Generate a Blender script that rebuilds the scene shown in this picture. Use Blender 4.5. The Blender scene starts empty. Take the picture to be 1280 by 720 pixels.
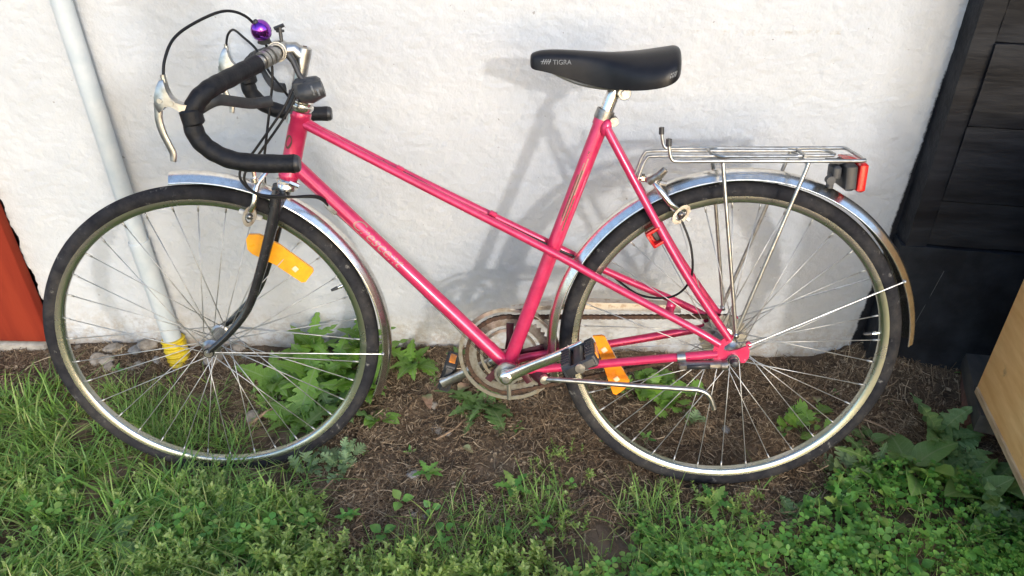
import bpy, math, random
import numpy as np
from mathutils import Vector, Matrix, Quaternion

random.seed(7)
RNG = np.random.default_rng(11)
scene = bpy.context.scene
col = scene.collection
R_ = math.radians

# ------------------------------------------------------------------ camera
cam_data = bpy.data.cameras.new('camera')
cam = bpy.data.objects.new('camera', cam_data)
col.objects.link(cam)
cam_data.sensor_width = 36.0
cam_data.lens = 950.0 / 1280.0 * 36.0
cam_data.clip_start = 0.05
cam_data.clip_end = 2000.0
_rt = Vector((0.9992058, 0.03930766, -0.00653207))
_up = Vector((-0.01621872, 0.55093898, 0.83438792))
_fw = Vector((-0.03639661, 0.83361931, -0.55113894))
cam.matrix_world = Matrix(((_rt.x, _up.x, -_fw.x, 0.0), (_rt.y, _up.y, -_fw.y, 0.0), (_rt.z, _up.z, -_fw.z, 1.2967), (0, 0, 0, 1)))
scene.camera = cam

# ------------------------------------------------------------------ light
SUN_EL, SUN_AZ = 18.5, 20.5           # elevation; degrees to the right of straight behind the camera
world = bpy.data.worlds.new('World')
scene.world = world
world.use_nodes = True
wn = world.node_tree.nodes
sky = wn.new('ShaderNodeTexSky')
sky.sky_type = 'NISHITA'
sky.sun_disc = False
sky.sun_elevation = R_(SUN_EL)
sky.sun_rotation = R_(180 - SUN_AZ)
sky.air_density = 1.0
sky.dust_density = 1.3
sky.ozone_density = 1.5
wn['Background'].inputs['Strength'].default_value = 0.15
world.node_tree.links.new(sky.outputs['Color'], wn['Background'].inputs['Color'])
sun_data = bpy.data.lights.new('sun', 'SUN')
sun_data.energy = 0.5
sun_data.angle = R_(2.0)
sun_data.color = (1.0, 0.97, 0.94)
sun = bpy.data.objects.new('sun', sun_data)
col.objects.link(sun)
_d = Vector((-math.sin(R_(SUN_AZ)) * math.cos(R_(SUN_EL)), math.cos(R_(SUN_AZ)) * math.cos(R_(SUN_EL)), -math.sin(R_(SUN_EL))))
sun.rotation_euler = _d.to_track_quat('-Z', 'Y').to_euler()
sun.location = (1.5, -4, 3)
scene.view_settings.view_transform = 'Standard'
scene.view_settings.look = 'None'
scene.view_settings.gamma = 1.0
scene.view_settings.exposure = 1.65
scene.cycles.max_bounces = 8
scene.cycles.transparent_max_bounces = 8

# ------------------------------------------------------------------ numpy value noise
_lat = RNG.random((8, 256, 256))
def vnoise(x, y, k=0):
    L = _lat[k % 8]
    xi = np.floor(x).astype(int); yi = np.floor(y).astype(int)
    fx = x - xi; fy = y - yi
    fx = fx * fx * (3 - 2 * fx); fy = fy * fy * (3 - 2 * fy)
    a = L[xi & 255, yi & 255]; b = L[(xi + 1) & 255, yi & 255]
    c = L[xi & 255, (yi + 1) & 255]; d = L[(xi + 1) & 255, (yi + 1) & 255]
    return (a * (1 - fx) + b * fx) * (1 - fy) + (c * (1 - fx) + d * fx) * fy
def fbm(x, y, f, octs=4, k=0, gain=0.5):
    t = 0; a = 1; n = 0
    for i in range(octs):
        t = t + a * vnoise(x * f + 17.3 * i, y * f + 5.1 * i, k + i); n += a
        a *= gain; f *= 2.03
    return t / n - 0.5

# ------------------------------------------------------------------ materials
def mat(name, c, rough=0.5, metal=0.0, var=0.12, scale=30.0, bump=0.0, bscale=None, c2=None, lo=0.4, hi=0.65,
        coat=0.0, trans=0.0, island=None, spec=0.5, rvar=0.1, bdist=0.002, stretch=None, extra=None, detail=6):
    """Principled material: base colour broken up by noise (towards c2), rough variation and fine bump."""
    m = bpy.data.materials.new(name)
    m.use_nodes = True
    nt = m.node_tree; N = nt.nodes; Lk = nt.links
    p = N['Principled BSDF']
    p.inputs['Metallic'].default_value = metal
    p.inputs['Specular IOR Level'].default_value = spec
    if coat: p.inputs['Coat Weight'].default_value = coat; p.inputs['Coat Roughness'].default_value = 0.12
    if trans:
        p.inputs['Transmission Weight'].default_value = trans
    tc = N.new('ShaderNodeTexCoord')
    src = tc.outputs['Object']
    if stretch:
        mp = N.new('ShaderNodeMapping'); mp.inputs['Scale'].default_value = stretch
        Lk.new(src, mp.inputs['Vector']); src = mp.outputs['Vector']
    nz = N.new('ShaderNodeTexNoise'); nz.inputs['Scale'].default_value = scale; nz.inputs['Detail'].default_value = detail
    nz.inputs['Roughness'].default_value = 0.6
    Lk.new(src, nz.inputs['Vector'])
    ramp = N.new('ShaderNodeMapRange'); ramp.inputs['From Min'].default_value = lo; ramp.inputs['From Max'].default_value = hi
    Lk.new(nz.outputs['Fac'], ramp.inputs['Value'])
    mix = N.new('ShaderNodeMix'); mix.data_type = 'RGBA'
    if c2 is None:
        c2 = tuple(min(1, v * (1 + var * 2)) for v in c); c = tuple(v * (1 - var) for v in c)
    mix.inputs['A'].default_value = (*c, 1); mix.inputs['B'].default_value = (*c2, 1)
    Lk.new(ramp.outputs['Result'], mix.inputs['Factor'])
    out = mix.outputs['Result']
    if island:
        geo = N.new('ShaderNodeNewGeometry')
        cr = N.new('ShaderNodeValToRGB')
        els = cr.color_ramp.elements
        while len(els) < len(island): els.new(0.5)
        for i, cc in enumerate(island):
            els[i].position = i / (len(island) - 1); els[i].color = (*cc, 1)
        Lk.new(geo.outputs['Random Per Island'], cr.inputs['Fac'])
        mm = N.new('ShaderNodeMix'); mm.data_type = 'RGBA'; mm.blend_type = 'MIX'
        mm.inputs['Factor'].default_value = 0.75
        Lk.new(out, mm.inputs['A']); Lk.new(cr.outputs['Color'], mm.inputs['B'])
        out = mm.outputs['Result']
    if extra: out = extra(nt, out, tc)
    Lk.new(out, p.inputs['Base Color'])
    rr = N.new('ShaderNodeMapRange'); rr.inputs['To Min'].default_value = max(0.02, rough - rvar); rr.inputs['To Max'].default_value = min(1, rough + rvar)
    Lk.new(nz.outputs['Fac'], rr.inputs['Value']); Lk.new(rr.outputs['Result'], p.inputs['Roughness'])
    if bump:
        n2 = N.new('ShaderNodeTexNoise'); n2.inputs['Scale'].default_value = bscale or scale * 4; n2.inputs['Detail'].default_value = 5
        Lk.new(src, n2.inputs['Vector'])
        b = N.new('ShaderNodeBump'); b.inputs['Strength'].default_value = bump; b.inputs['Distance'].default_value = bdist
        Lk.new(n2.outputs['Fac'], b.inputs['Height']); Lk.new(b.outputs['Normal'], p.inputs['Normal'])
    return m

def veins(nt, out, tc):
    """Pale midrib along the leaf's own x axis and side veins slanting off it."""
    N, Lk = nt.nodes, nt.links
    sep = N.new('ShaderNodeSeparateXYZ'); Lk.new(tc.outputs['Object'], sep.inputs['Vector'])
    ab = N.new('ShaderNodeMath'); ab.operation = 'ABSOLUTE'; Lk.new(sep.outputs['Y'], ab.inputs[0])
    mr = N.new('ShaderNodeMapRange'); mr.inputs['From Min'].default_value = 0.022; mr.inputs['From Max'].default_value = 0.006; Lk.new(ab.outputs[0], mr.inputs['Value'])
    sv = N.new('ShaderNodeMath'); sv.operation = 'MULTIPLY_ADD'; sv.inputs[1].default_value = -0.7; Lk.new(ab.outputs[0], sv.inputs[0]); Lk.new(sep.outputs['X'], sv.inputs[2])
    sn = N.new('ShaderNodeMath'); sn.operation = 'MULTIPLY'; sn.inputs[1].default_value = 62; Lk.new(sv.outputs[0], sn.inputs[0])
    si = N.new('ShaderNodeMath'); si.operation = 'SINE'; Lk.new(sn.outputs[0], si.inputs[0])
    m2 = N.new('ShaderNodeMapRange'); m2.inputs['From Min'].default_value = 0.80; m2.inputs['From Max'].default_value = 1.0; m2.inputs['To Max'].default_value = 0.40; Lk.new(si.outputs[0], m2.inputs['Value'])
    mx = N.new('ShaderNodeMath'); mx.operation = 'MAXIMUM'; Lk.new(mr.outputs['Result'], mx.inputs[0]); Lk.new(m2.outputs['Result'], mx.inputs[1])
    sc = N.new('ShaderNodeMath'); sc.operation = 'MULTIPLY'; sc.inputs[1].default_value = 0.6; Lk.new(mx.outputs[0], sc.inputs[0])
    oi = N.new('ShaderNodeObjectInfo'); hs = N.new('ShaderNodeHueSaturation'); v = N.new('ShaderNodeMapRange'); v.inputs['To Min'].default_value = 0.75; v.inputs['To Max'].default_value = 1.2
    Lk.new(oi.outputs['Random'], v.inputs['Value']); Lk.new(v.outputs['Result'], hs.inputs['Value']); Lk.new(out, hs.inputs['Color'])
    m = N.new('ShaderNodeMix'); m.data_type = 'RGBA'; m.inputs['B'].default_value = (0.26, 0.34, 0.15, 1); Lk.new(sc.outputs[0], m.inputs['Factor']); Lk.new(hs.outputs['Color'], m.inputs['A'])
    return m.outputs['Result']

def leaf_mat(name, c, c2, island=None, rough=0.45, scale=60, tl=0.35):
    """Leaf: glossy principled mixed with translucency so that sun shines through."""
    m = mat(name, c, rough=rough, c2=c2, scale=scale, bump=0.2, bscale=160, island=island, spec=0.55, extra=veins if island is None else None)
    nt = m.node_tree; N = nt.nodes; Lk = nt.links
    p = N['Principled BSDF']; out = N['Material Output']
    tr = N.new('ShaderNodeBsdfTranslucent')
    src = p.inputs['Base Color'].links[0].from_socket
    hs = N.new('ShaderNodeHueSaturation'); hs.inputs['Hue'].default_value = 0.48; hs.inputs['Saturation'].default_value = 1.15; hs.inputs['Value'].default_value = 1.3
    Lk.new(src, hs.inputs['Color']); Lk.new(hs.outputs['Color'], tr.inputs['Color'])
    mx = N.new('ShaderNodeMixShader'); mx.inputs['Fac'].default_value = tl
    Lk.new(p.outputs['BSDF'], mx.inputs[1]); Lk.new(tr.outputs['BSDF'], mx.inputs[2])
    Lk.new(mx.outputs['Shader'], out.inputs['Surface'])
    return m

def chips(nt, out, tc):
    """Scattered small paint chips down to dark primer, and faint grime."""
    N, Lk = nt.nodes, nt.links
    for sc, lo, hi, colr in ((150, 0.70, 0.715, (0.05, 0.03, 0.03)), (23, 0.60, 0.80, (0.22, 0.02, 0.05)), (110, 0.735, 0.75, (0.75, 0.45, 0.5))):
        n = N.new('ShaderNodeTexNoise'); n.inputs['Scale'].default_value = sc; n.inputs['Detail'].default_value = 4; Lk.new(tc.outputs['Object'], n.inputs['Vector'])
        r = N.new('ShaderNodeMapRange'); r.inputs['From Min'].default_value = lo; r.inputs['From Max'].default_value = hi; r.inputs['To Max'].default_value = 0.85 if sc > 50 else 0.5; Lk.new(n.outputs['Fac'], r.inputs['Value'])
        x = N.new('ShaderNodeMix'); x.data_type = 'RGBA'; x.inputs['B'].default_value = (*colr, 1); Lk.new(r.outputs['Result'], x.inputs['Factor']); Lk.new(out, x.inputs['A']); out = x.outputs['Result']
    return out
M = {}
M['pink'] = mat('pink_paint', (0.50, 0.020, 0.085), 0.34, 0.30, c2=(0.56, 0.032, 0.108), scale=60, coat=0.4, bump=0.03, bscale=300, extra=chips)
M['pink_worn'] = mat('dark_pink_paint', (0.06, 0.008, 0.018), 0.4, 0.1, c2=(0.04, 0.01, 0.015), scale=50, coat=0.2)
M['chrome'] = mat('chrome', (0.86, 0.83, 0.78), 0.24, 1.0, c2=(0.70, 0.67, 0.62), scale=80, bump=0.03, bscale=400, rvar=0.07)
M['alloy'] = mat('brushed_alloy', (0.46, 0.46, 0.455), 0.34, 1.0, c2=(0.32, 0.315, 0.30), scale=70, bump=0.06, bscale=400)
M['dull_alloy'] = mat('dull_alloy', (0.36, 0.355, 0.34), 0.40, 0.95, c2=(0.20, 0.17, 0.14), scale=60, bump=0.15, bscale=300)
M['rim'] = mat('rim_alloy', (0.54, 0.54, 0.51), 0.27, 1.0, c2=(0.38, 0.42, 0.32), scale=9, bump=0.0, bscale=300)
M['spoke'] = mat('spoke_steel', (0.40, 0.40, 0.39), 0.42, 0.75, scale=40)
M['steel'] = mat('grey_steel', (0.42, 0.43, 0.43), 0.34, 0.95, c2=(0.28, 0.27, 0.25), scale=60, bump=0.05)
M['rust'] = mat('rusty_steel', (0.045, 0.027, 0.02), 0.65, 0.5, c2=(0.11, 0.062, 0.038), scale=120, bump=0.3)
M['guard'] = mat('chain_guard_metal', (0.46, 0.44, 0.40), 0.36, 0.9, c2=(0.28, 0.22, 0.16), scale=70, lo=0.42, hi=0.75, bump=0.12)
def tyre_extra(nt, out, tc):
    N, Lk = nt.nodes, nt.links
    nz = N.new('ShaderNodeTexNoise'); nz.inputs['Scale'].default_value = 38; nz.inputs['Detail'].default_value = 8; nz.inputs['Roughness'].default_value = 0.7
    Lk.new(tc.outputs['Object'], nz.inputs['Vector'])
    r = N.new('ShaderNodeMapRange'); r.inputs['From Min'].default_value = 0.61; r.inputs['From Max'].default_value = 0.70; r.inputs['To Max'].default_value = 0.7
    Lk.new(nz.outputs['Fac'], r.inputs['Value'])
    mx = N.new('ShaderNodeMix'); mx.data_type = 'RGBA'; mx.inputs['B'].default_value = (0.24, 0.23, 0.21, 1)
    Lk.new(r.outputs['Result'], mx.inputs['Factor']); Lk.new(out, mx.inputs['A'])
    n2 = N.new('ShaderNodeTexNoise'); n2.inputs['Scale'].default_value = 12; n2.inputs['Detail'].default_value = 9; n2.inputs['Roughness'].default_value = 0.75
    Lk.new(tc.outputs['Object'], n2.inputs['Vector'])
    r2 = N.new('ShaderNodeMapRange'); r2.inputs['From Min'].default_value = 0.48; r2.inputs['From Max'].default_value = 0.70; r2.inputs['To Max'].default_value = 0.6
    Lk.new(n2.outputs['Fac'], r2.inputs['Value'])
    m2 = N.new('ShaderNodeMix'); m2.data_type = 'RGBA'; m2.inputs['B'].default_value = (0.065, 0.058, 0.05, 1)
    Lk.new(r2.outputs['Result'], m2.inputs['Factor']); Lk.new(mx.outputs['Result'], m2.inputs['A'])
    return m2.outputs['Result']
M['rubber'] = mat('tyre_rubber', (0.012, 0.012, 0.015), 0.8, c2=(0.024, 0.024, 0.027), scale=40, bump=0.35, bscale=220, extra=tyre_extra, spec=0.16)
M['black'] = mat('black_plastic', (0.018, 0.018, 0.020), 0.45, c2=(0.032, 0.032, 0.034), scale=60, bump=0.08)
M['greyblack'] = mat('weathered_black_plastic', (0.022, 0.024, 0.028), 0.5, c2=(0.042, 0.044, 0.048), scale=70, bump=0.1)
M['tape'] = mat('bar_tape', (0.007, 0.007, 0.009), 0.5, c2=(0.014, 0.014, 0.016), scale=80, bump=0.35, bscale=260, spec=0.25)
M['fork'] = mat('black_fork_paint', (0.010, 0.010, 0.012), 0.25, c2=(0.02, 0.02, 0.022), scale=90, coat=0.4)
M['saddle'] = mat('saddle_vinyl', (0.006, 0.006, 0.008), 0.38, c2=(0.010, 0.010, 0.012), scale=30, bump=0.12, bscale=900, spec=0.28)
M['cable'] = mat('cable_housing', (0.009, 0.009, 0.010), 0.45, scale=60, spec=0.25)
M['orange'] = mat('amber_reflector', (0.80, 0.27, 0.01), 0.25, c2=(0.72, 0.20, 0.008), scale=60, coat=0.5, bump=0.12, bscale=900)
M['amber'] = mat('yellow_amber_reflector', (0.85, 0.36, 0.012), 0.3, c2=(0.78, 0.29, 0.010), scale=60, coat=0.4, bump=0.12, bscale=900)
M['band'] = mat('chain_guard_cream', (0.52, 0.46, 0.37), 0.5, 0.2, c2=(0.30, 0.20, 0.12), scale=70, lo=0.50, hi=0.72, bump=0.15)
M['amber_clip'] = mat('reflector_clip', (0.80, 0.50, 0.30), 0.35, scale=60)
M['red_lens'] = mat('red_lens', (0.55, 0.012, 0.012), 0.15, c2=(0.42, 0.008, 0.010), scale=50, coat=0.6, bump=0.15, bscale=700)
M['purple'] = mat('purple_anodised', (0.24, 0.05, 0.42), 0.16, 1.0, c2=(0.30, 0.08, 0.50), scale=40, bump=0.02)
M['print_grey'] = mat('grey_print', (0.13, 0.135, 0.14), 0.6, scale=300, var=0.2)
M['print_gold'] = mat('worn_gold_print', (0.27, 0.21, 0.15), 0.5, c2=(0.36, 0.13, 0.13), scale=220, lo=0.45, hi=0.6)
M['print_dark'] = mat('dark_badge', (0.09, 0.035, 0.025), 0.5, c2=(0.16, 0.07, 0.04), scale=200)
M['white_rubber'] = mat('brake_pad_holder', (0.55, 0.55, 0.53), 0.5, scale=60)
M['tapegrey'] = mat('grey_steel_band', (0.30, 0.29, 0.27), 0.4, 0.8, scale=90, bump=0.1)

# ------------------------------------------------------------------ mesh helpers
class MB:
    def __init__(self): self.v = []; self.f = []
    def add(self, vs, fs):
        o = len(self.v); self.v.extend([tuple(p) for p in vs]); self.f.extend([tuple(i + o for i in f) for f in fs]); return self
    def tube(self, pts, r, seg=10, closed=False, caps=True, flat=None):
        P = [Vector(p) for p in pts]; n = len(P)
        rad = list(r) if isinstance(r, (list, tuple, np.ndarray)) else [r] * n
        if len(rad) != n: rad = list(np.interp(np.linspace(0, 1, n), np.linspace(0, 1, len(rad)), rad))
        T = []
        for i in range(n):
            a = P[i - 1] if (i or closed) else P[0]; b = P[(i + 1) % n] if (i < n - 1 or closed) else P[-1]
            T.append((b - a).normalized())
        up = Vector((0, 0, 1)) if abs(T[0].z) < 0.9 else Vector((1, 0, 0))
        if flat is not None: up = Vector(flat[2])
        x = T[0].cross(up).normalized(); vs = []
        for i in range(n):
            x = (x - T[i] * x.dot(T[i])).normalized(); y = T[i].cross(x)
            for k in range(seg):
                t = 2 * math.pi * k / seg
                ca, sa = math.cos(t), math.sin(t)
                if flat is not None:
                    q = 0.65
                    ca = math.copysign(abs(ca) ** q, ca) * flat[0]; sa = math.copysign(abs(sa) ** q, sa) * flat[1]
                vs.append(P[i] + (x * ca + y * sa) * rad[i])
        fs = []
        for i in range(n if closed else n - 1):
            j = (i + 1) % n
            for k in range(seg):
                l = (k + 1) % seg
                fs.append((i * seg + k, i * seg + l, j * seg + l, j * seg + k))
        if caps and not closed:
            fs.append(tuple(range(seg))[::-1]); fs.append(tuple((n - 1) * seg + k for k in range(seg)))
        return self.add(vs, fs)
    def lathe(self, prof, c, axis, seg=32, closed=True, a0=0.0, a1=None, ref=None):
        """Sweep the (radius, height) profile about the axis through c."""
        c = Vector(c); ax = Vector(axis).normalized()
        x = Vector(ref) if ref is not None else (Vector((0, 0, 1)) if abs(ax.z) < 0.9 else Vector((1, 0, 0)))
        x = (x - ax * x.dot(ax)).normalized(); y = ax.cross(x)
        full = a1 is None
        if full: a1 = a0 + 2 * math.pi
        n = len(prof); m = seg if full else seg + 1; vs = []
        for i in range(m):
            t = a0 + (a1 - a0) * i / seg
            d = x * math.cos(t) + y * math.sin(t)
            for r, h in prof: vs.append(c + d * r + ax * h)
        fs = []
        for i in range(seg):
            j = (i + 1) % m
            for k in range(n if closed else n - 1):
                l = (k + 1) % n
                fs.append((i * n + k, j * n + k, j * n + l, i * n + l))
        if not full and closed:
            fs.append(tuple(range(n))); fs.append(tuple((m - 1) * n + k for k in range(n))[::-1])
        return self.add(vs, fs)
    def cyl(self, a, b, r, seg=16, r2=None):
        return self.tube([a, b], [r, r if r2 is None else r2], seg)
    def box(self, c, size, ax=None, bev=0.0):
        c = Vector(c); ax = ax or (Vector((1, 0, 0)), Vector((0, 1, 0)), Vector((0, 0, 1)))
        ax = [Vector(a).normalized() for a in ax]
        h = [s / 2 for s in size]
        if bev <= 0:
            vs = [c + ax[0] * h[0] * i + ax[1] * h[1] * j + ax[2] * h[2] * k for i in (-1, 1) for j in (-1, 1) for k in (-1, 1)]
            fs = [(0, 1, 3, 2), (4, 6, 7, 5), (0, 4, 5, 1), (2, 3, 7, 6), (0, 2, 6, 4), (1, 5, 7, 3)]
            return self.add(vs, fs)
        b = bev; outl = []
        for sx, sy in ((1, 1), (-1, 1), (-1, -1), (1, -1)):
            p = [(h[0] * sx, (h[1] - b) * sy), ((h[0] - b * 0.3) * sx, (h[1] - b * 0.3) * sy), ((h[0] - b) * sx, h[1] * sy)]
            outl += p if sx * sy > 0 else p[::-1]
        n = len(outl); vs = []
        for dz, k in ((-h[2], b), (-h[2] + b, 0), (h[2] - b, 0), (h[2], b)):
            for x, y in outl:
                fx = (h[0] - k) / h[0]; fy = (h[1] - k) / h[1]
                vs.append(c + ax[0] * x * fx + ax[1] * y * fy + ax[2] * dz)
        fs = [(i * n + k, i * n + (k + 1) % n, (i + 1) * n + (k + 1) % n, (i + 1) * n + k) for i in range(3) for k in range(n)]
        fs += [tuple(range(n))[::-1], tuple(3 * n + k for k in range(n))]
        return self.add(vs, fs)
    def prism(self, outline, o, ux, uy, th):
        """Outline in the plane (o, ux, uy), given the thickness th along the normal."""
        o, ux, uy = Vector(o), Vector(ux).normalized(), Vector(uy).normalized(); nz = ux.cross(uy).normalized(); n = len(outline)
        vs = [o + ux * x + uy * y + nz * (th / 2 * s) for s in (-1, 1) for x, y in outline]
        fs = [tuple(range(n))[::-1], tuple(range(n, 2 * n))] + [(k, (k + 1) % n, n + (k + 1) % n, n + k) for k in range(n)]
        return self.add(vs, fs)
    def ball(self, c, r, seg=16, rings=10, sc=(1, 1, 1), ax=None):
        ax = ax or (Vector((1, 0, 0)), Vector((0, 1, 0)), Vector((0, 0, 1))); c = Vector(c); vs = []
        for i in range(rings + 1):
            t = math.pi * i / rings
            for k in range(seg):
                p = 2 * math.pi * k / seg
                vs.append(c + ax[0] * (r * sc[0] * math.sin(t) * math.cos(p)) + ax[1] * (r * sc[1] * math.sin(t) * math.sin(p)) + ax[2] * (r * sc[2] * math.cos(t)))
        fs = [(i * seg + k, (i + 1) * seg + k, (i + 1) * seg + (k + 1) % seg, i * seg + (k + 1) % seg) for i in range(rings) for k in range(seg)]
        return self.add(vs, fs)
    def map(self, fn): self.v = [tuple(fn(Vector(p))) for p in self.v]; return self
    def mesh(self, name, m, smooth=True):
        me = bpy.data.meshes.new(name); me.from_pydata(self.v, [], self.f); me.update()
        import bmesh
        bm = bmesh.new(); bm.from_mesh(me)
        bmesh.ops.recalc_face_normals(bm, faces=bm.faces)
        if smooth:
            for e in bm.edges:
                if len(e.link_faces) == 2 and e.calc_face_angle(0) > 0.7: e.smooth = False
        bm.to_mesh(me); bm.free()
        me.materials.append(m)
        if smooth: me.polygons.foreach_set('use_smooth', [True] * len(me.polygons))
        return me
    def build(self, name, m, parent=None, smooth=True, **kw):
        return link(name, self.mesh(name, m, smooth), parent, **kw)

def link(name, data, parent=None, loc=None, matrix=None, **kw):
    o = bpy.data.objects.new(name, data); col.objects.link(o)
    if parent is not None: o.parent = parent
    if matrix is not None: o.matrix_basis = matrix
    if loc is not None: o.location = loc
    for k, v in kw.items(): o[k] = v
    return o
def thing(name, label, category, loc=(0, 0, 0), group=None, matrix=None):
    o = link(name, None, None, loc if matrix is None else None, matrix)
    o.empty_display_size = 0.05
    o['label'] = label; o['category'] = category
    if group: o['group'] = group
    return o
def cr(pts, n=8, closed=False):
    """Catmull-Rom through the points."""
    P = [Vector(p) for p in pts]; out = []
    m = len(P)
    for i in range(m if closed else m - 1):
        if closed: a, b, c, d = P[i - 1], P[i], P[(i + 1) % m], P[(i + 2) % m]
        else: a, b, c, d = P[max(i - 1, 0)], P[i], P[i + 1], P[min(i + 2, m - 1)]
        for k in range(n):
            t = k / n
            out.append(0.5 * ((2 * b) + (c - a) * t + (2 * a - 5 * b + 4 * c - d) * t * t + (3 * b - a - 3 * c + d) * t ** 3))
    if not closed: out.append(P[-1])
    return out
def bigmesh(name, V, Fq, m, smooth=False):
    """Fast mesh from an (n,3) array and an (m,k) face array."""
    me = bpy.data.meshes.new(name)
    V = np.asarray(V, np.float32); Fq = np.asarray(Fq, np.int32); k = Fq.shape[1]
    me.vertices.add(len(V)); me.vertices.foreach_set('co', V.ravel())
    me.loops.add(Fq.size); me.loops.foreach_set('vertex_index', Fq.ravel())
    me.polygons.add(len(Fq)); me.polygons.foreach_set('loop_start', np.arange(0, Fq.size, k, dtype=np.int32))
    me.polygons.foreach_set('loop_total', np.full(len(Fq), k, np.int32))
    if smooth: me.polygons.foreach_set('use_smooth', np.ones(len(Fq), bool))
    me.update(calc_edges=True); me.validate()
    me.materials.append(m)
    return me
def text_mesh(txt, size, shear=0.0, res=3):
    cu = bpy.data.curves.new('lettering', 'FONT'); cu.body = txt; cu.size = size; cu.align_x = 'CENTER'; cu.align_y = 'CENTER'; cu.shear = shear; cu.resolution_u = res
    o = bpy.data.objects.new('lettering_source', cu); col.objects.link(o)
    dg = bpy.context.evaluated_depsgraph_get(); me = bpy.data.meshes.new_from_object(o.evaluated_get(dg))
    V = [v.co.copy() for v in me.vertices]; F = [tuple(p.vertices) for p in me.polygons]
    bpy.data.objects.remove(o); bpy.data.curves.remove(cu); bpy.data.meshes.remove(me)
    b = MB(); b.add(V, F); return b

# ================================================================== BICYCLE
# local frame: x forward (to the left in the photo), y to the bicycle's left (towards the camera), z up
BO = Vector((0.39118607, 1.18986737, 0.0))
EX, EY, EZ = Vector((-0.99957251, 0.01998555, -0.02133954)), Vector((-0.0236992, -0.98128918, 0.19107561)), Vector((-0.01712151, 0.19149966, 0.98134333))
BIKE_M = Matrix(((EX.x, EY.x, EZ.x, BO.x), (EX.y, EY.y, EZ.y, BO.y), (EX.z, EY.z, EZ.z, BO.z), (0, 0, 0, 1)))
def build_bicycle():
    bike = thing('bicycle', 'pink step-through bicycle with drop handlebars leaning against the white wall', 'bicycle', matrix=BIKE_M)
    RH = Vector((0, 0, 0.343))                       # rear hub
    FC = Vector((1.0728, 0.0122, 0.3427))            # front hub and the steered frame
    FX, FY, FZ = Vector((0.9897, 0.1434, -0.0031)), Vector((-0.1434, 0.9887, -0.0429)), Vector((-0.0031, 0.0429, 0.9991))
    def st(p): return FC + FX * p[0] + FY * p[1] + FZ * p[2]
    def stl(pts): return [st(p) for p in pts]
    FRONT_M = Matrix(((FX.x, FY.x, FZ.x, FC.x), (FX.y, FY.y, FZ.y, FC.y), (FX.z, FY.z, FZ.z, FC.z), (0, 0, 0, 1)))
    BB = Vector((0.451, 0, 0.286))
    # ---------------- frame
    HT, HB = Vector((0.832, 0, 0.822)), Vector((0.874, 0, 0.692))
    hax = (HT - HB).normalized()
    fb = MB()
    fb.cyl(BB + Vector((0, -0.036, 0)), BB + Vector((0, 0.036, 0)), 0.0205, 24)          # bottom bracket shell
    frame = fb.build('frame', M['pink'], bike)
    MB().lathe([(0.0, 0.0), (0.0187, 0.0), (0.0198, 0.002), (0.0198, 0.010), (0.0183, 0.013), (0.0183, 0.120), (0.0198, 0.123), (0.0198, 0.1325), (0.0187, 0.135), (0, 0.135)], HB, hax, 28, closed=False).build('head_tube', M['pink'], frame)
    def tube_child(name, pts, r, seg=16, n=6):
        return MB().tube(cr(pts, n) if len(pts) > 2 else pts, r, seg).build(name, M['pink'], frame)
    tube_child('down_tube', [(0.862, 0, 0.722), BB], 0.0148, 20)
    tube_child('seat_tube', [(0.266, 0, 0.803), BB], 0.0148, 20)
    for s in (1, -1):
        tube_child('top_tube', [(0.836, 0.005 * s, 0.800), (0.80, 0.0085 * s, 0.782), (0.61, 0.0125 * s, 0.680), (0.366, 0.0225 * s, 0.553), (0.248, 0.034 * s, 0.489), (0.091, 0.056 * s, 0.410), (0.028, 0.062 * s, 0.374)], [0.008] + [0.0078] * 36 if False else 0.0078, 12)
        tube_child('chain_stay', [(0.436, 0.020 * s, 0.286), (0.40, 0.031 * s, 0.293), (0.211, 0.045 * s, 0.3225), (0.030, 0.061 * s, 0.352)], 0.0088, 14)
        tube_child('seat_stay', [(0.258, 0.016 * s, 0.790), (0.245, 0.021 * s, 0.762), (0.114, 0.046 * s, 0.535), (0.010, 0.061 * s, 0.385)], 0.0078, 12)
        cp = MB(); cp.ball((0.2605, 0.0165 * s, 0.790), 0.0105, 12, 8, (0.95, 0.75, 1.5), (Vector((0.97, 0, 0.26)), Vector((0, 1, 0)), Vector((-0.26, 0, 0.97))))
        cp.build('seat_stay_cap', M['pink'], frame)
        d = MB()
        d.prism([(0.036, 0.340), (0.041, 0.352), (0.038, 0.372), (0.024, 0.384), (0.012, 0.396), (0.002, 0.393), (0.006, 0.380), (0.018, 0.370), (0.019, 0.362), (0.010, 0.359), (-0.006, 0.362), (-0.018, 0.368), (-0.026, 0.371), (-0.031, 0.362), (-0.031, 0.345), (-0.024, 0.334), (-0.016, 0.334), (-0.012, 0.346), (-0.004, 0.350), (0.006, 0.350), (0.012, 0.342), (0.020, 0.336)], (0, 0.0615 * s, 0), (1, 0, 0), (0, 0, 1), 0.0045)
        d.build('dropout', M['pink'], frame)
        MB().lathe([(0.003, -0.0035), (0.0055, -0.0035), (0.0055, 0.0035), (0.003, 0.0035)], (-0.028, 0.0615 * s, 0.374), (0, 1, 0), 14).build('eyelet', M['pink'], frame)
    lug = MB()
    lug.lathe([(0.0, -0.012), (0.0165, -0.012), (0.0165, 0.012), (0.0, 0.012)], (0.266, 0, 0.803), Vector((0.185, 0, -0.517)).normalized(), 20, closed=False)
    lug.build('seat_lug', M['pink'], frame)
    jb = MB(); jb.tube(cr([(0.836, 0, 0.802), (0.822, 0, 0.795), (0.800, 0, 0.783), (0.765, 0, 0.764)], 4), [0.0145, 0.0145, 0.0135, 0.012, 0.011, 0.0105, 0.010, 0.0095, 0.009, 0.0085, 0.008, 0.007, 0.005], 14)
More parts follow.
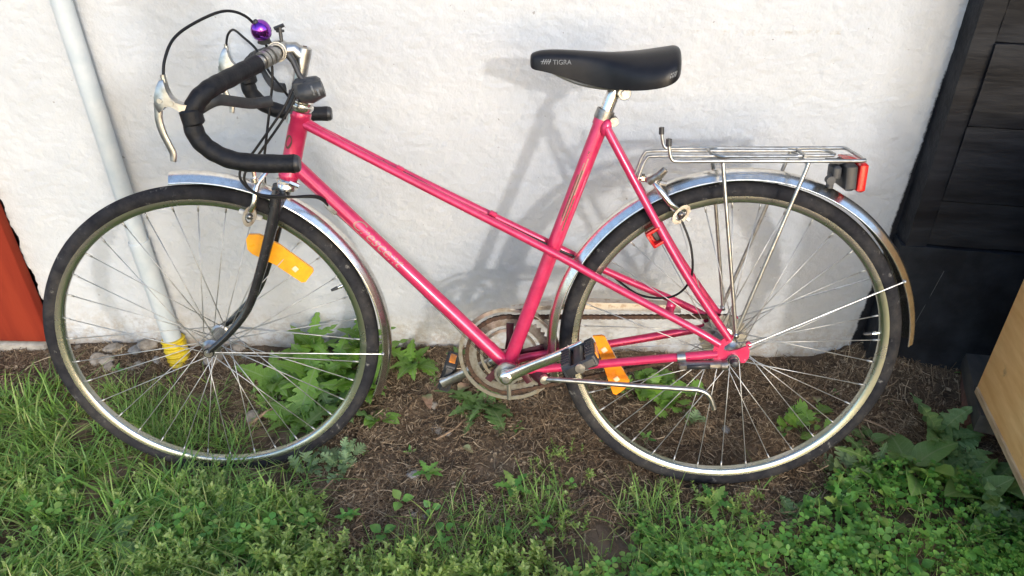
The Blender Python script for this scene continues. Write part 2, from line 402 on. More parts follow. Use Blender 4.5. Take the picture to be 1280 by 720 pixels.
    jb.build('lug', M['pink'], frame)
    br = MB(); br.cyl((0.185, -0.036, 0.655), (0.185, 0.036, 0.655), 0.0065, 12); br.build('stay_bridge', M['pink'], frame)
    br = MB(); br.cyl((0.363, -0.03, 0.30), (0.363, 0.03, 0.30), 0.008, 12); br.build('stay_bridge', M['pink'], frame)
    br = MB(); br.prism([(-0.008, -0.015), (0.008, -0.015), (0.010, 0.015), (-0.010, 0.015)], (0.119, 0.0, 0.424), (1, 0, 0.3), (-0.3, 0, 1), 0.004)
    br.cyl((0.119, -0.05, 0.424), (0.119, 0.05, 0.424), 0.0035, 8); br.build('stay_bridge', M['pink'], frame)
    # cable guides on the tubes
    for x, z in ((0.652, 0.710), (0.474, 0.620)):
        b = MB(); b.box((x, 0.0, z), (0.016, 0.010, 0.010), (Vector((0.88, 0, 0.47)), Vector((0, 1, 0)), Vector((-0.47, 0, 0.88))), 0.002); b.build('cable_guide', M['pink'], frame)
    ddir = (BB - Vector((0.862, 0, 0.722))).normalized(); dn = Vector((0, 1, 0)).cross(ddir)
    if dn.z > 0: dn = -dn
    b = MB(); b.box((0.793, 0.006, 0.634), (0.032, 0.016, 0.014), (ddir, Vector((0, 1, 0)), dn), 0.003); b.build('cable_stop', M['tapegrey'], frame)
    # worn name on the down tube, wrapped round it
    t = text_mesh('Crescent', 0.032, 0.35)
    mid = Vector((0.862, 0, 0.722)) + ddir * 0.222
    def wrap(p):
        ang = p.y / 0.0148
        nrm = Vector((0, 1, 0)) * math.cos(ang + 0.35) + (-dn) * math.sin(ang + 0.35)
        return mid + ddir * (p.x * 1.08) + nrm * 0.0152
    t.map(wrap).build('lettering', M['print_gold'], frame, smooth=False)
    # worn stripes on the seat tube
    sdir = (BB - Vector((0.266, 0, 0.803))).normalized(); sn = Vector((0, 1, 0)).cross(sdir); sn = sn if sn.x > 0 else -sn
    def stripe(d0, d1, o0, o1, m):
        b = MB(); vs = []
        for i in range(7):
            for o in (o0, o1):
                a = o / 0.0148; n = Vector((0, 1, 0)) * math.cos(a) + sn * math.sin(a)
                vs.append(Vector((0.266, 0, 0.803)) + sdir * (d0 + (d1 - d0) * i / 6) + n * 0.01515)
        b.add(vs, [(2 * i, 2 * i + 1, 2 * i + 3, 2 * i + 2) for i in range(6)]); return b.build('stripe', m, frame)
    stripe(0.075, 0.150, -0.001, 0.0012, M['print_gold']); stripe(0.085, 0.215, 0.0035, 0.0052, M['print_gold']); stripe(0.10, 0.205, 0.0013, 0.0034, M['print_dark']); stripe(0.11, 0.20, 0.0062, 0.0085, M['print_dark']); stripe(0.155, 0.225, -0.0035, -0.001, M['print_dark'])
    for k in range(3): stripe(0.062 + 0.004 * k, 0.0635 + 0.004 * k, -0.003, 0.005, M['print_dark'])
    bd = MB(); vs = []
    for i in range(16):
        a = 2 * math.pi * i / 16; p = Vector((math.cos(a) * 0.008, math.sin(a) * 0.014, 0))
        an = p.x / 0.0183; fx = Vector((0, 1, 0)).cross(hax); fx = fx if fx.x > 0 else -fx
        vs.append(HB + hax * (0.075 + p.y) + (Vector((0, 1, 0)) * math.cos(0.45 + an) + fx * math.sin(0.45 + an)) * 0.0190)
    bd.add(vs, [tuple(range(16))]); bd.build('head_badge', M['print_dark'], frame)
    # ---------------- headset
    hs = MB()
    hs.lathe([(0.0, 0), (0.019, 0), (0.0215, 0.004), (0.0215, 0.009), (0.018, 0.011), (0.0195, 0.013), (0.0195, 0.017), (0.016, 0.021), (0.0, 0.022)], HT + hax * 0.001, hax, 28, closed=False)
    hs.build('headset', M['chrome'], bike)
    hs = MB()
    hs.lathe([(0.0, 0), (0.0185, 0), (0.0215, -0.003), (0.0215, -0.008), (0.0175, -0.010), (0.0190, -0.012), (0.0190, -0.021), (0.0, -0.021)], HB - hax * 0.001, hax, 28, closed=False)
    hs.build('headset', M['chrome'], bike)
    # ---------------- wheels
    def wheel(matrix, rear):
        w = link('wheel', None, bike, None, matrix)
        tb = MB(); n = 330; prof0 = []
        rc, rr = 0.3275, 0.0158
        for k in range(17):
            a = R_(-128 + 256 * k / 16); prof0.append((rc + rr * math.cos(a), rr * math.sin(a) * 1.0))
        prof0 = [(0.3168, -0.0118)] + prof0 + [(0.3168, 0.0118)]
        vs = []; npf = len(prof0)
        for i in range(n):
            t = 2 * math.pi * i / n
            for k, (r, s) in enumerate(prof0):
                if k in (5, 6, npf - 6, npf - 7): r -= 0.0013 if (i % 3 == 0) else 0.0
                if k in (8, 10): r -= 0.0006
                vs.append((r * math.cos(t), s, r * math.sin(t)))
        tb.add(vs, [(i * npf + k, ((i + 1) % n) * npf + k, ((i + 1) % n) * npf + k + 1, i * npf + k + 1) for i in range(n) for k in range(npf - 1)])
        tb.build('tyre', M['rubber'], w)
        rp = [(0.3185, 0.0118), (0.3190, 0.0105), (0.3180, 0.0095), (0.313, 0.0092), (0.313, -0.0092), (0.3180, -0.0095), (0.3190, -0.0105), (0.3185, -0.0118), (0.3150, -0.0112), (0.3065, -0.0108), (0.3035, -0.0085), (0.3022, -0.004), (0.3022, 0.004), (0.3035, 0.0085), (0.3065, 0.0108), (0.3150, 0.0112)]
        MB().lathe(rp, (0, 0, 0), (0, 1, 0), 160).build('rim', M['rim'], w)
        fl, fr = (0.029, 0.0225) if rear else (0.034, 0.019)
        ax = 0.082 if rear else 0.066
        hub = [(0.0, -ax), (0.0047, -ax), (0.0047, -ax + 0.006), (0.0085, -ax + 0.006), (0.0085, -ax + 0.014), (0.011, -ax + 0.014), (0.011, -fl - 0.012), (0.014, -fl - 0.006), (fr, -fl - 0.0015), (fr, -fl + 0.0015), (0.0145, -fl + 0.004), (0.0115, -fl + 0.012), (0.0115, fl - 0.012), (0.0145, fl - 0.004), (fr, fl - 0.0015), (fr, fl + 0.0015), (0.014, fl + 0.006), (0.011, fl + 0.012), (0.011, ax - 0.014), (0.0085, ax - 0.014), (0.0085, ax - 0.006), (0.0047, ax - 0.006), (0.0047, ax), (0.0, ax)]
        MB().lathe(hub, (0, 0, 0), (0, 1, 0), 24, closed=False).build('hub', M['alloy'], w)
        for s in (1, -1):
            MB().lathe([(0.0, 0.0), (0.0082, 0.0), (0.0088, 0.004), (0.0088, 0.0075), (0.0, 0.0075)], (0, s * (ax - 0.013), 0), (0, s, 0), 6, closed=False).build('axle_nut', M['steel'] if not rear else M['greyblack'], w, smooth=False)
        if rear:
            for s in (1, -1): MB().lathe([(0.0, 0.0), (0.0105, 0.0), (0.0105, 0.006), (0.0065, 0.008), (0.0062, 0.024), (0.0, 0.026)], (0, s * 0.064, 0), (0, s, 0), 14, closed=False).build('axle', M['greyblack'], w)
        # 36 spokes, crossed three times; four shared meshes turned about the axle
        base = {}
        for side in (1, -1):
            for lead in (1, -1):
                th = R_(62) * lead
                a = Vector((math.sin(th) * (fr - 0.003), side * (fl + 0.001 * lead), math.cos(th) * (fr - 0.003)))
                e = Vector((0, side * 0.0025, 0.3035)); d = (e - a).normalized()
                b = MB(); b.tube([a, e - d * 0.014], 0.00105, 6); b.tube([e - d * 0.0145, e + d * 0.003], 0.0019, 6)
                base[(side, lead)] = b.mesh('spoke', M['spoke'])
        off = 3.0 if rear else 6.5
        for i in range(36):
            me = base[(1 if i % 2 else -1, 1 if (i // 2) % 2 else -1)]
            link('spoke', me, w, None, Matrix.Rotation(R_(10 * i + off), 4, 'Y'))
        return w
    wr = wheel(Matrix.Translation(RH), True)
    wf = wheel(FRONT_M, False)
    def valve(w, x, z):
        d = Vector((-x, 0, -z)).normalized(); p = Vector((x, 0, z)) - d * 0.004
        v = MB(); v.cyl(p, p + d * 0.018, 0.0032, 10); v.cyl(p + d * 0.010, p + d * 0.014, 0.0042, 10)
        v = v.build('valve', M['chrome'], w)
        c = MB(); c.tube([p + d * 0.018, p + d * 0.022, p + d * 0.034], [0.0036, 0.004, 0.0028], 10); c.build('valve_cap', M['black'], w)
    valve(wf, -0.282, 0.114); valve(wr, -0.300, 0.030)
    # amber reflectors clipped in the spokes
    def reflector(w, outline, y, clip, m='orange'):
        r = MB(); r.prism(outline, (0, y, 0), (1, 0, 0), (0, 0, 1), 0.007); r.build('reflector', M[m], w, smooth=False)
        for c in clip:
            b = MB(); b.box((c[0], y + 0.0045, c[1]), (0.011, 0.003, 0.011), (Vector((0.8, 0, -0.6)), Vector((0, 1, 0)), Vector((0.6, 0, 0.8))), 0.001)
            b.build('reflector_clip', M['amber_clip'], w)
    reflector(wf, [(-0.100, 0.206), (-0.101, 0.228), (-0.108, 0.238), (-0.128, 0.237), (-0.165, 0.213), (-0.224, 0.157), (-0.2245, 0.151), (-0.206, 0.129), (-0.198, 0.128), (-0.150, 0.170), (-0.108, 0.196)], 0.006, [(-0.189, 0.159)], 'amber')
    reflector(wr, [(0.270, 0.012), (0.274, 0.018), (0.256, 0.020), (0.249, 0.017), (0.222, -0.036), (0.195, -0.083), (0.196, -0.096), (0.221, -0.119), (0.228, -0.116), (0.241, -0.079)], 0.006, [(0.250, -0.012), (0.222, -0.080)])
    # ---------------- fork
    fork = MB()
    sax_p, sax_d = Vector((-0.0779, 0, -0.0234)), Vector((-0.2868, 0, 0.958))
    def onax(h): return sax_p + sax_d * h
    fork.tube(stl([onax(0.330), onax(0.362), onax(0.372)]), [0.017, 0.0185, 0.0175], 20)
    fork.tube(stl([onax(0.342) + Vector((0, -0.045, 0)), onax(0.356) + Vector((0, -0.02, 0)), onax(0.356) + Vector((0, 0.02, 0)), onax(0.342) + Vector((0, 0.045, 0))]), [0.013, 0.015, 0.015, 0.013], 14)
    fork = fork.build('fork', M['fork'], bike)
    for s in (1, -1):
        pts = cr([(-0.181, 0.046 * s, 0.325), (-0.176, 0.047 * s, 0.300), (-0.157, 0.0485 * s, 0.245), (-0.129, 0.050 * s, 0.173), (-0.093, 0.052 * s, 0.095), (-0.046, 0.054 * s, 0.040), (-0.002, 0.0555 * s, 0.004)], 6)
        n = len(pts); b = MB(); b.tube(stl(pts), [0.0118 - 0.0055 * (i / (n - 1)) ** 1.3 for i in range(n)], 14); b.build('fork_blade', M['fork'], fork)
        b = MB(); b.lathe([(0.0045, -0.003), (0.011, -0.003), (0.011, 0.003), (0.0045, 0.003)], st((0.0, 0.0555 * s, 0.0)), FY, 18); b.build('fork_end', M['fork'], fork)
    # ---------------- mudguards
    def mudguard(matrix, a0, a1, rF, stays):
        prof = []
        for k in range(11):
            u = -1 + 2 * k / 10; prof.append((rF + 0.0155 * (1 - abs(u) ** 2.0), 0.0225 * u))
        inner = [(r - 0.0012, s * 0.97) for r, s in prof][::-1]
        lip = [(rF - 0.0015, 0.0240), (rF - 0.0028, 0.0228)]
        prof = [(rF - 0.0028, -0.0228), (rF - 0.0015, -0.0240)] + prof + lip + inner
        g = MB(); vs = []; n = 96; m = len(prof)
        for i in range(n + 1):
            t = R_(a0 + (a1 - a0) * i / n)
            for r, s in prof: vs.append((r * math.cos(t), s, r * math.sin(t)))
        g.add(vs, [(i * m + k, (i + 1) * m + k, (i + 1) * m + (k + 1) % m, i * m + (k + 1) % m) for i in range(n) for k in range(m)])
        g.add(vs[:m], [tuple(range(m))]); g.add(vs[-m:], [tuple(range(m))])
        for e in (-1, 1):
            g.tube([((rF - 0.0025) * math.cos(R_(a0 + (a1 - a0) * i / 70)), 0.0238 * e, (rF - 0.0025) * math.sin(R_(a0 + (a1 - a0) * i / 70))) for i in range(71)], 0.0017, 8)
        g = g.build('mudguard', M['chrome'], bike, matrix=matrix)
        for a, b in stays:
            s = MB(); s.tube([a, b], 0.0015, 8); s.ball(b, 0.004, 10, 6); s.build('mudguard_stay', M['steel'], g)
        return g
    mudguard(FRONT_M, 86.5, 204.5, 0.3555, [((-0.014, 0.060, 0.002), (-0.351, 0.026, -0.042)), ((-0.014, -0.060, 0.002), (-0.351, -0.026, -0.042))])
    mg = mudguard(Matrix.Translation(RH), -14, 178, 0.3535, [((-0.028, 0.066, 0.031), (-0.318, 0.026, 0.152)), ((-0.028, -0.066, 0.031), (-0.318, -0.026, 0.152))])
    # ---------------- cranks, chainring, chain
    CD = Vector((-0.148, 0, 0.086)).normalized()
    def crank(s, d):
        o = BB + Vector((0, 0.052 * s, 0)); tip = BB + d * 0.171 + Vector((0, 0.078 * s, 0)); 
        c = MB(); c.tube(cr([o + d * 0.002, o + d * 0.05 + Vector((0, 0.006 * s, 0)), o + d * 0.11 + Vector((0, 0.018 * s, 0)), tip + d * 0.010], 4), [0.0135] * 1 + [0.0125, 0.0118, 0.0112, 0.0108] + [0.0105] * 7 + [0.0125], 14, flat=(1.0, 0.62, (0, 1, 0)))
        c.lathe([(0.0, -0.010), (0.0140, -0.010), (0.0140, 0.007), (0.011, 0.0095), (0, 0.0095)], o, (0, s, 0), 24, closed=False)
        c = c.build('crank', M['chrome'] if s > 0 else M['alloy'], bike)
        b = MB(); b.lathe([(0, 0), (0.0075, 0), (0.0075, 0.004), (0, 0.0045)], o + Vector((0, 0.0090 * s, 0)), (0, s, 0), 16, closed=False); b.build('crank_bolt', M['steel'], c)
        return tip
    def pedal(s, tip, tilt):
        ux = Vector((math.cos(tilt), 0, math.sin(tilt))); uz = Vector((-ux.z, 0, ux.x)); c = tip + Vector((0, 0.048 * s, 0)); ay = Vector((0, 1, 0))
        p = MB(); p.cyl(tip - Vector((0, 0.006 * s, 0)), tip + Vector((0, 0.088 * s, 0)), 0.0075, 14)
        for e in (-1, 1): p.box(c + ay * (e * 0.036), (0.060, 0.008, 0.020), (ux, ay, uz), 0.003)
        p.box(c, (0.022, 0.072, 0.020), (ux, ay, uz), 0.004)
        p = p.build('pedal', M['black'], bike)
        for e in (-1, 1):
            b = MB(); b.box(c + ux * (0.025 * e), (0.019, 0.074, 0.028), (ux, ay, uz), 0.004)
            for k in range(7): b.box(c + ux * (0.025 * e) + ay * (-0.030 + 0.010 * k) + uz * 0.0142, (0.017, 0.004, 0.002), (ux, ay, uz))
            b.build('tread', M['greyblack'], p)
            b = MB(); b.box(c + ux * (0.0352 * e), (0.003, 0.040, 0.015), (ux, ay, uz), 0.001); b.build('reflector', M['orange'], p)
        b = MB(); b.lathe([(0, 0), (0.0095, 0), (0.0095, 0.004), (0, 0.0045)], tip + Vector((0, 0.088 * s, 0)), (0, s, 0), 20, closed=False); b.build('end_cap', M['alloy'], p)
    pedal(1, crank(1, CD), R_(-28)); pedal(-1, crank(-1, -CD), R_(-72))
    b = MB(); b.lathe([(0.008, 0.034), (0.0255, 0.034), (0.0265, 0.037), (0.0255, 0.0405), (0.0195, 0.0405), (0.019, 0.0375), (0.0145, 0.0375), (0.014, 0.042), (0.008, 0.042)], BB, (0, 1, 0), 36); b.build('bottom_bracket_cup', M['alloy'], bike)
    CR = BB + Vector((0, -0.046, 0))
    ring = MB(); nt = 46; vs = []
    for i in range(nt * 4):
        t = 2 * math.pi * i / (nt * 4); r = 0.0945 if i % 4 in (1, 2) else 0.0895
        for rr, h in ((0.072, -0.0012), (r, -0.0012), (r, 0.0012), (0.072, 0.0012)): vs.append(CR + Vector((rr * math.cos(t), h, rr * math.sin(t))))
    ring.add(vs, [(i * 4 + k, ((i + 1) % (nt * 4)) * 4 + k, ((i + 1) % (nt * 4)) * 4 + (k + 1) % 4, i * 4 + (k + 1) % 4) for i in range(nt * 4) for k in range(4)])
    ring = ring.build('chainring', M['dull_alloy'], bike, smooth=False)
    for i in range(5):
        t = R_(72 * i + 20); d = Vector((math.cos(t), 0, math.sin(t)))
        b = MB(); b.tube([CR + Vector((0, 0.001, 0)) + d * 0.012, CR + Vector((0, 0.001, 0)) + d * 0.04, CR + Vector((0, 0.001, 0)) + d * 0.078], [0.011, 0.0075, 0.0085], 10, flat=(1.0, 0.4, (0, 1, 0))); b.build('spider_arm', M['pink_worn'], ring)
    b = MB(); b.lathe([(0.1035, -0.004), (0.1115, -0.004), (0.1125, -0.0025), (0.1115, -0.001), (0.1035, -0.001)], CR, (0, 1, 0), 96); b.lathe([(0.058, -0.002), (0.064, -0.003), (0.064, 0.002), (0.058, 0.002)], CR, (0, 1, 0), 64)
    b.build('guard_ring', M['guard'], ring)
    SP = RH + Vector((0, -0.046, 0)); sr = 0.042
    for r, y, mm in ((0.050, -0.035, 'steel'), (0.046, -0.039, 'dull_alloy'), (0.042, -0.0435, 'rust'), (0.037, -0.048, 'dull_alloy'), (0.031, -0.052, 'rust')):
        b = MB(); n = max(14, int(r * 2 * math.pi / 0.0127)); out = []
        for i in range(n * 2):
            t = math.pi * i / n; q = r + (0.0015 if i % 2 else -0.0025); out.append((q * math.cos(t), q * math.sin(t)))
        b.prism(out, RH + Vector((0, y, 0)), (1, 0, 0), (0, 0, 1), 0.002); b.build('sprocket', M[mm], bike, smooth=False)
    def circ(c, r, a0, a1, n): return [c + Vector((math.cos(R_(a0 + (a1 - a0) * i / n)) * r, 0, math.sin(R_(a0 + (a1 - a0) * i / n)) * r)) for i in range(n + 1)]
    path = circ(CR, 0.0925, 98, -88, 40) + circ(SP, sr, -84, -262, 20)
    dense = []
    for i in range(len(path)):
        a, c = path[i], path[(i + 1) % len(path)]; k = max(1, int((c - a).length / 0.00635 + 0.5))
        dense += [a.lerp(c, j / k) for j in range(k)]
    ch = MB(); n = len(dense)
    for i in range(n):
        a, c = dense[i], dense[(i + 1) % n]; d = (c - a).normalized(); up = d.cross(Vector((0, 1, 0)))
        wd = 0.0075 if i % 2 else 0.0055
        for e in (-1, 1): ch.box((a + c) / 2 + Vector((0, e * wd / 2, 0)), ((c - a).length * 1.25, 0.0012, 0.0085 if i % 2 else 0.0075), (d, Vector((0, 1, 0)), up))
        ch.cyl(a - Vector((0, 0.003, 0)), a + Vector((0, 0.003, 0)), 0.0035, 6)
    ch.build('chain', M['rust'], bike, smooth=False)
    # chain guard: a band over the upper chain run
    top = circ(CR, 0.1135, 150, 92, 14) + [Vector((0.30, -0.058, 0.412)), Vector((0.20, -0.060, 0.410)), Vector((0.085, -0.062, 0.405))]
    bot = circ(CR, 0.102, 150, 92, 14) + [Vector((0.30, -0.058, 0.388)), Vector((0.20, -0.060, 0.385)), Vector((0.085, -0.062, 0.380))]
    g = MB(); vs = []
    for a, c in zip(top, bot):
        o1 = Vector((0, -0.010, 0)); vs += [a + o1, c + o1, c + o1 + Vector((0, -0.0015, 0)), a + o1 + Vector((0, -0.0015, 0))]
    g.add(vs, [(i * 4 + k, (i + 1) * 4 + k, (i + 1) * 4 + (k + 1) % 4, i * 4 + (k + 1) % 4) for i in range(len(top) - 1) for k in range(4)])
    vs = []
    for a in top: vs += [a + Vector((0, -0.0115, 0)), a + Vector((0, 0.012, 0.0)), a + Vector((0, 0.012, 0.0015)), a + Vector((0, -0.0115, 0.0015))]
    g.add(vs, [(i * 4 + k, (i + 1) * 4 + k, (i + 1) * 4 + (k + 1) % 4, i * 4 + (k + 1) % 4) for i in range(len(top) - 1) for k in range(4)])
    g.build('chain_guard', M['band'], bike)
    # ---------------- saddle
    sec = [(0.3995, 0.004, 0.912, 0.004, 0.906), (0.398, 0.012, 0.919, 0.006, 0.898), (0.391, 0.0185, 0.9235, 0.008, 0.894), (0.375, 0.0225, 0.9265, 0.010, 0.891), (0.350, 0.0245, 0.927, 0.010, 0.885), (0.320, 0.0265, 0.9255, 0.010, 0.877), (0.290, 0.030, 0.9235, 0.012, 0.868), (0.262, 0.038, 0.922, 0.016, 0.862), (0.240, 0.050, 0.922, 0.021, 0.862), (0.218, 0.062, 0.923, 0.026, 0.862), (0.195, 0.071, 0.925, 0.030, 0.864), (0.172, 0.076, 0.928, 0.031, 0.868), (0.156, 0.0755, 0.930, 0.029, 0.873), (0.145, 0.068, 0.9315, 0.025, 0.879), (0.138, 0.055, 0.930, 0.022, 0.886), (0.134, 0.036, 0.925, 0.016, 0.893), (0.132, 0.012, 0.918, 0.006, 0.901)]
    nk = 21; vs = []
    def secv(u, w, zt, dr, zb):
        row = []
        for k in range(nk):
            q = -1 + 2 * k / (nk - 1); a = abs(q)
            if a < 0.62:
                e = a / 0.62; s = w * 0.96 * e; z = zt - dr * e ** 2.6
            else:
                e = (a - 0.62) / 0.38
                s = w * (0.96 + 0.04 * math.sin(e * math.pi * 0.9) + 0.02 * e); z = zt - dr - (zt - dr - zb) * (e ** 1.15)
            row.append((u, math.copysign(s, q), z))
        return row
    # denser sections through a Catmull-Rom of the parameters
    dense_s = []
    for i in range(len(sec) - 1):
        a, b_, c, d = sec[max(i - 1, 0)], sec[i], sec[i + 1], sec[min(i + 2, len(sec) - 1)]
        for k in range(4):
            t = k / 4
            dense_s.append(tuple(0.5 * (2 * b_[j] + (c[j] - a[j]) * t + (2 * a[j] - 5 * b_[j] + 4 * c[j] - d[j]) * t * t + (3 * b_[j] - a[j] - 3 * c[j] + d[j]) * t ** 3) for j in range(5)))
    dense_s.append(sec[-1])
    for s_ in dense_s: vs += secv(*s_)
    ns = len(dense_s); sd = MB()
    sd.add(vs, [(i * nk + k, (i + 1) * nk + k, (i + 1) * nk + (k + 1) % nk, i * nk + (k + 1) % nk) for i in range(ns - 1) for k in range(nk)])
    sd.add([vs[k] for k in range(nk)], [tuple(range(nk))]); sd.add([vs[(ns - 1) * nk + k] for k in range(nk)], [tuple(range(nk))])
    saddle = sd.build('saddle', M['saddle'], bike)
    def side_surface(u, z, near=1):
        i = min(range(ns), key=lambda k: abs(dense_s[k][0] - u)); row = secv(*dense_s[i])[::1]
        best = min((p for p in row if p[1] > 0), key=lambda p: abs(p[2] - z)); return best[1]
    t = text_mesh('TIGRA', 0.0115)
    t.map(lambda p: Vector((0.342 - p.x, 0.026 + (0.342 - (0.342 - p.x)) * 0.06, 0.907 + p.y)))
    def press(b, lift=0.0006):
        from mathutils.bvhtree import BVHTree
        me = saddle.data; bvh = BVHTree.FromPolygons([v.co[:] for v in me.vertices], [tuple(p.vertices) for p in me.polygons])
        def f(p):
            h = bvh.ray_cast(Vector((p.x, 0.2, p.z)), Vector((0, -1, 0)))
            return (h[0] + Vector((0, lift, 0))) if h[0] is not None else p
        b.map(f)
    press(t); t.build('lettering', M['print_grey'], saddle, smooth=False)
    em = MB()
    for k in range(4): em.tube([(0.378 - 0.004 * k, 0.03, 0.904), (0.374 - 0.004 * k, 0.03, 0.9125)], 0.0008, 4)
    em.tube([(0.380, 0.03, 0.9085), (0.362, 0.03, 0.9085)], 0.0008, 4); press(em, 0.0004); em.build('emblem', M['print_grey'], saddle, smooth=False)
    em = MB()
    for k in range(4): em.tube([(0.158 - 0.003 * k, 0.08, 0.884 + 0.001 * k), (0.155 - 0.003 * k, 0.08, 0.893 + 0.001 * k)], 0.0008, 4)
    press(em, 0.0004); em.build('emblem', M['print_grey'], saddle, smooth=False)
    for s in (1, -1):
        r = MB(); r.tube(cr([(0.375, 0.008 * s, 0.896), (0.32, 0.014 * s, 0.872), (0.27, 0.021 * s, 0.862), (0.22, 0.021 * s, 0.862), (0.16, 0.035 * s, 0.880)], 5), 0.0035, 8); r.build('saddle_rail', M['steel'], saddle)
    post = MB(); pd = (Vector((0.246, 0, 0.856)) - Vector((0.266, 0, 0.803))).normalized()
    post.tube([Vector((0.270, 0, 0.79)), Vector((0.250, 0, 0.845)), Vector((0.2465, 0, 0.857)), Vector((0.245, 0, 0.862))], [0.0125, 0.0125, 0.0115, 0.009], 18)
    post = post.build('seat_post', M['chrome'], bike)
    b = MB(); b.lathe([(0.0, -0.018), (0.011, -0.018), (0.0125, -0.014), (0.0125, 0.014), (0.011, 0.018), (0, 0.018)], (0.230, 0.006, 0.852), (0, 1, 0), 24, closed=False); b.lathe([(0.0, 0.018), (0.006, 0.018), (0.006, 0.0235), (0, 0.0235)], (0.230, 0.006, 0.852), (0, 1, 0), 8, closed=False)
    b.build('saddle_clamp', M['dull_alloy'], post)
    b = MB(); b.lathe([(0.0145, -0.009), (0.0172, -0.009), (0.0172, 0.009), (0.0145, 0.009)], (0.2635, 0, 0.811), pd, 24); b.cyl((0.246, -0.010, 0.800), (0.246, 0.016, 0.800), 0.0082, 16); b.box((0.253, 0, 0.804), (0.016, 0.015, 0.014), (Vector((0.93, 0, 0.36)), Vector((0, 1, 0)), Vector((-0.36, 0, 0.93))), 0.003)
    b.build('seat_clamp', M['dull_alloy'], bike)
    # ---------------- handlebar and stem (steered)
    halfbar = [(-0.215, 0.0, 0.588), (-0.212, 0.032, 0.586), (-0.190, 0.068, 0.576), (-0.166, 0.105, 0.566), (-0.145, 0.145, 0.558), (-0.130, 0.170, 0.551), (-0.113, 0.186, 0.536), (-0.102, 0.192, 0.512), (-0.104, 0.194, 0.482), (-0.122, 0.196, 0.458), (-0.155, 0.198, 0.440), (-0.200, 0.199, 0.4325), (-0.258, 0.200, 0.430)]
    full = [(a, -s, c) for a, s, c in halfbar[:0:-1]] + halfbar
    bar = MB(); bar.tube(stl(cr(full, 6)), 0.0122, 14); 
    bar = bar.build('handlebar', M['alloy'], bike)
    for s in (1, -1):
        pts = cr([(a, y * s, c) for a, y, c in halfbar], 10)[20:]
        n = len(pts); tb = MB(); tb.tube(stl(pts), [0.0155 + 0.0004 * math.sin(i * 0.9) for i in range(n)], 18); tb.build('bar_tape', M['tape'], bar)
        a, y, c = halfbar[-1]; b = MB(); b.tube(stl([(a, y * s, c), (a - 0.004, y * s, c), (a - 0.008, y * s, c)]), [0.0150, 0.0150, 0.012], 18); b.build('bar_end_plug', M['black'], bar)
    sl = MB(); sl.lathe([(0.0125, -0.026), (0.0150, -0.026), (0.0165, -0.018), (0.0165, 0.018), (0.0150, 0.026), (0.0125, 0.026)], st((-0.215, 0, 0.588)), FY, 22)
    for y in (0.040, 0.050, 0.058): sl.lathe([(0.0120, -0.004), (0.0155, -0.004), (0.0155, 0.003), (0.0120, 0.003)], st((-0.216 + (y - 0.03) * 0.62, y, 0.588 - (y - 0.03) * 0.27)), (FY + FX * 0.6 - FZ * 0.27), 18)
    sl.build('bar_sleeve', M['tapegrey'], bar)
    def ax_at(h): return st(onax(h))
    stem = MB(); up = onax(0.645)
    stem.tube([ax_at(0.50), ax_at(0.585), ax_at(0.632), ax_at(0.642), ax_at(0.644)], [0.0122, 0.0122, 0.0138, 0.0128, 0.008], 20)
    stem.tube(stl([onax(0.628) + Vector((0.004, 0, 0)), (-0.244, 0, 0.590), (-0.225, 0, 0.588)]), [0.0140, 0.0130, 0.0145], 16)
    stem.lathe([(0.0127, -0.020), (0.0175, -0.020), (0.0185, -0.016), (0.0185, 0.016), (0.0175, 0.020), (0.0127, 0.020)], st((-0.215, 0, 0.588)), FY, 24)
    stem = stem.build('stem', M['alloy'], bike)
    b = MB(); b.lathe([(0, 0), (0.004, 0), (0.004, 0.0015), (0, 0.0015)], ax_at(0.6435), Vector(st(onax(1)) - st(onax(0))).normalized(), 6, closed=False); b.build('stem_bolt', M['rust'], stem)
    # gear shifter pod on the stem
    sh = MB(); sc_ = Vector(st((-0.262, 0.022, 0.524)))
    up_d = (st(onax(1)) - st(onax(0))).normalized(); fw_d = FX
    sh.box(sc_, (0.050, 0.030, 0.036), (FX * 0.97 - FZ * 0.1, FY, FZ + FX * 0.1), 0.006)
    sh.tube([sc_ + FX * 0.012 - FZ * 0.008 + FY * 0.010, sc_ - FX * 0.006 - FZ * 0.006 + FY * 0.012, sc_ - FX * 0.030 + FY * 0.010], [0.017, 0.021, 0.015], 12)
    sh.tube(stl([onax(0.52), onax(0.56)]), 0.016, 16)
    sh = sh.build('gear_shifter', M['greyblack'], bike)
    b = MB(); b.tube([sc_ + FX * 0.004 + FZ * 0.012 + FY * 0.004, sc_ + FX * 0.012 + FZ * 0.024 + FY * 0.002, sc_ + FX * 0.020 + FZ * 0.046 - FY * 0.004, sc_ + FX * 0.028 + FZ * 0.058 - FY * 0.008], [0.0055, 0.005, 0.0055, 0.0075], 10); b.build('shift_lever', M['black'], sh)
    for k in range(2):
        b = MB(); b.box(sc_ - FX * (0.014 + 0.010 * k) + FY * 0.0318 - FZ * (0.004 * k), (0.004, 0.0006, 0.018 - 0.006 * k), (FX, FY, FZ + FX * 0.25)); b.build('print', M['print_grey'], sh)
    # bell
    bell = MB(); bc = st((-0.196, 0.034, 0.628)); bup = (FZ * 0.8 + FY * 0.5 - FX * 0.0).normalized()
    bell.lathe([(0, 0.0175), (0.0055, 0.0168), (0.0112, 0.0140), (0.0155, 0.0085), (0.0178, 0.001), (0.0178, -0.0035), (0.0165, -0.010), (0.0145, -0.012), (0.0, -0.012)], bc, bup, 32, closed=False)
    bell = bell.build('bell', M['purple'], bike)
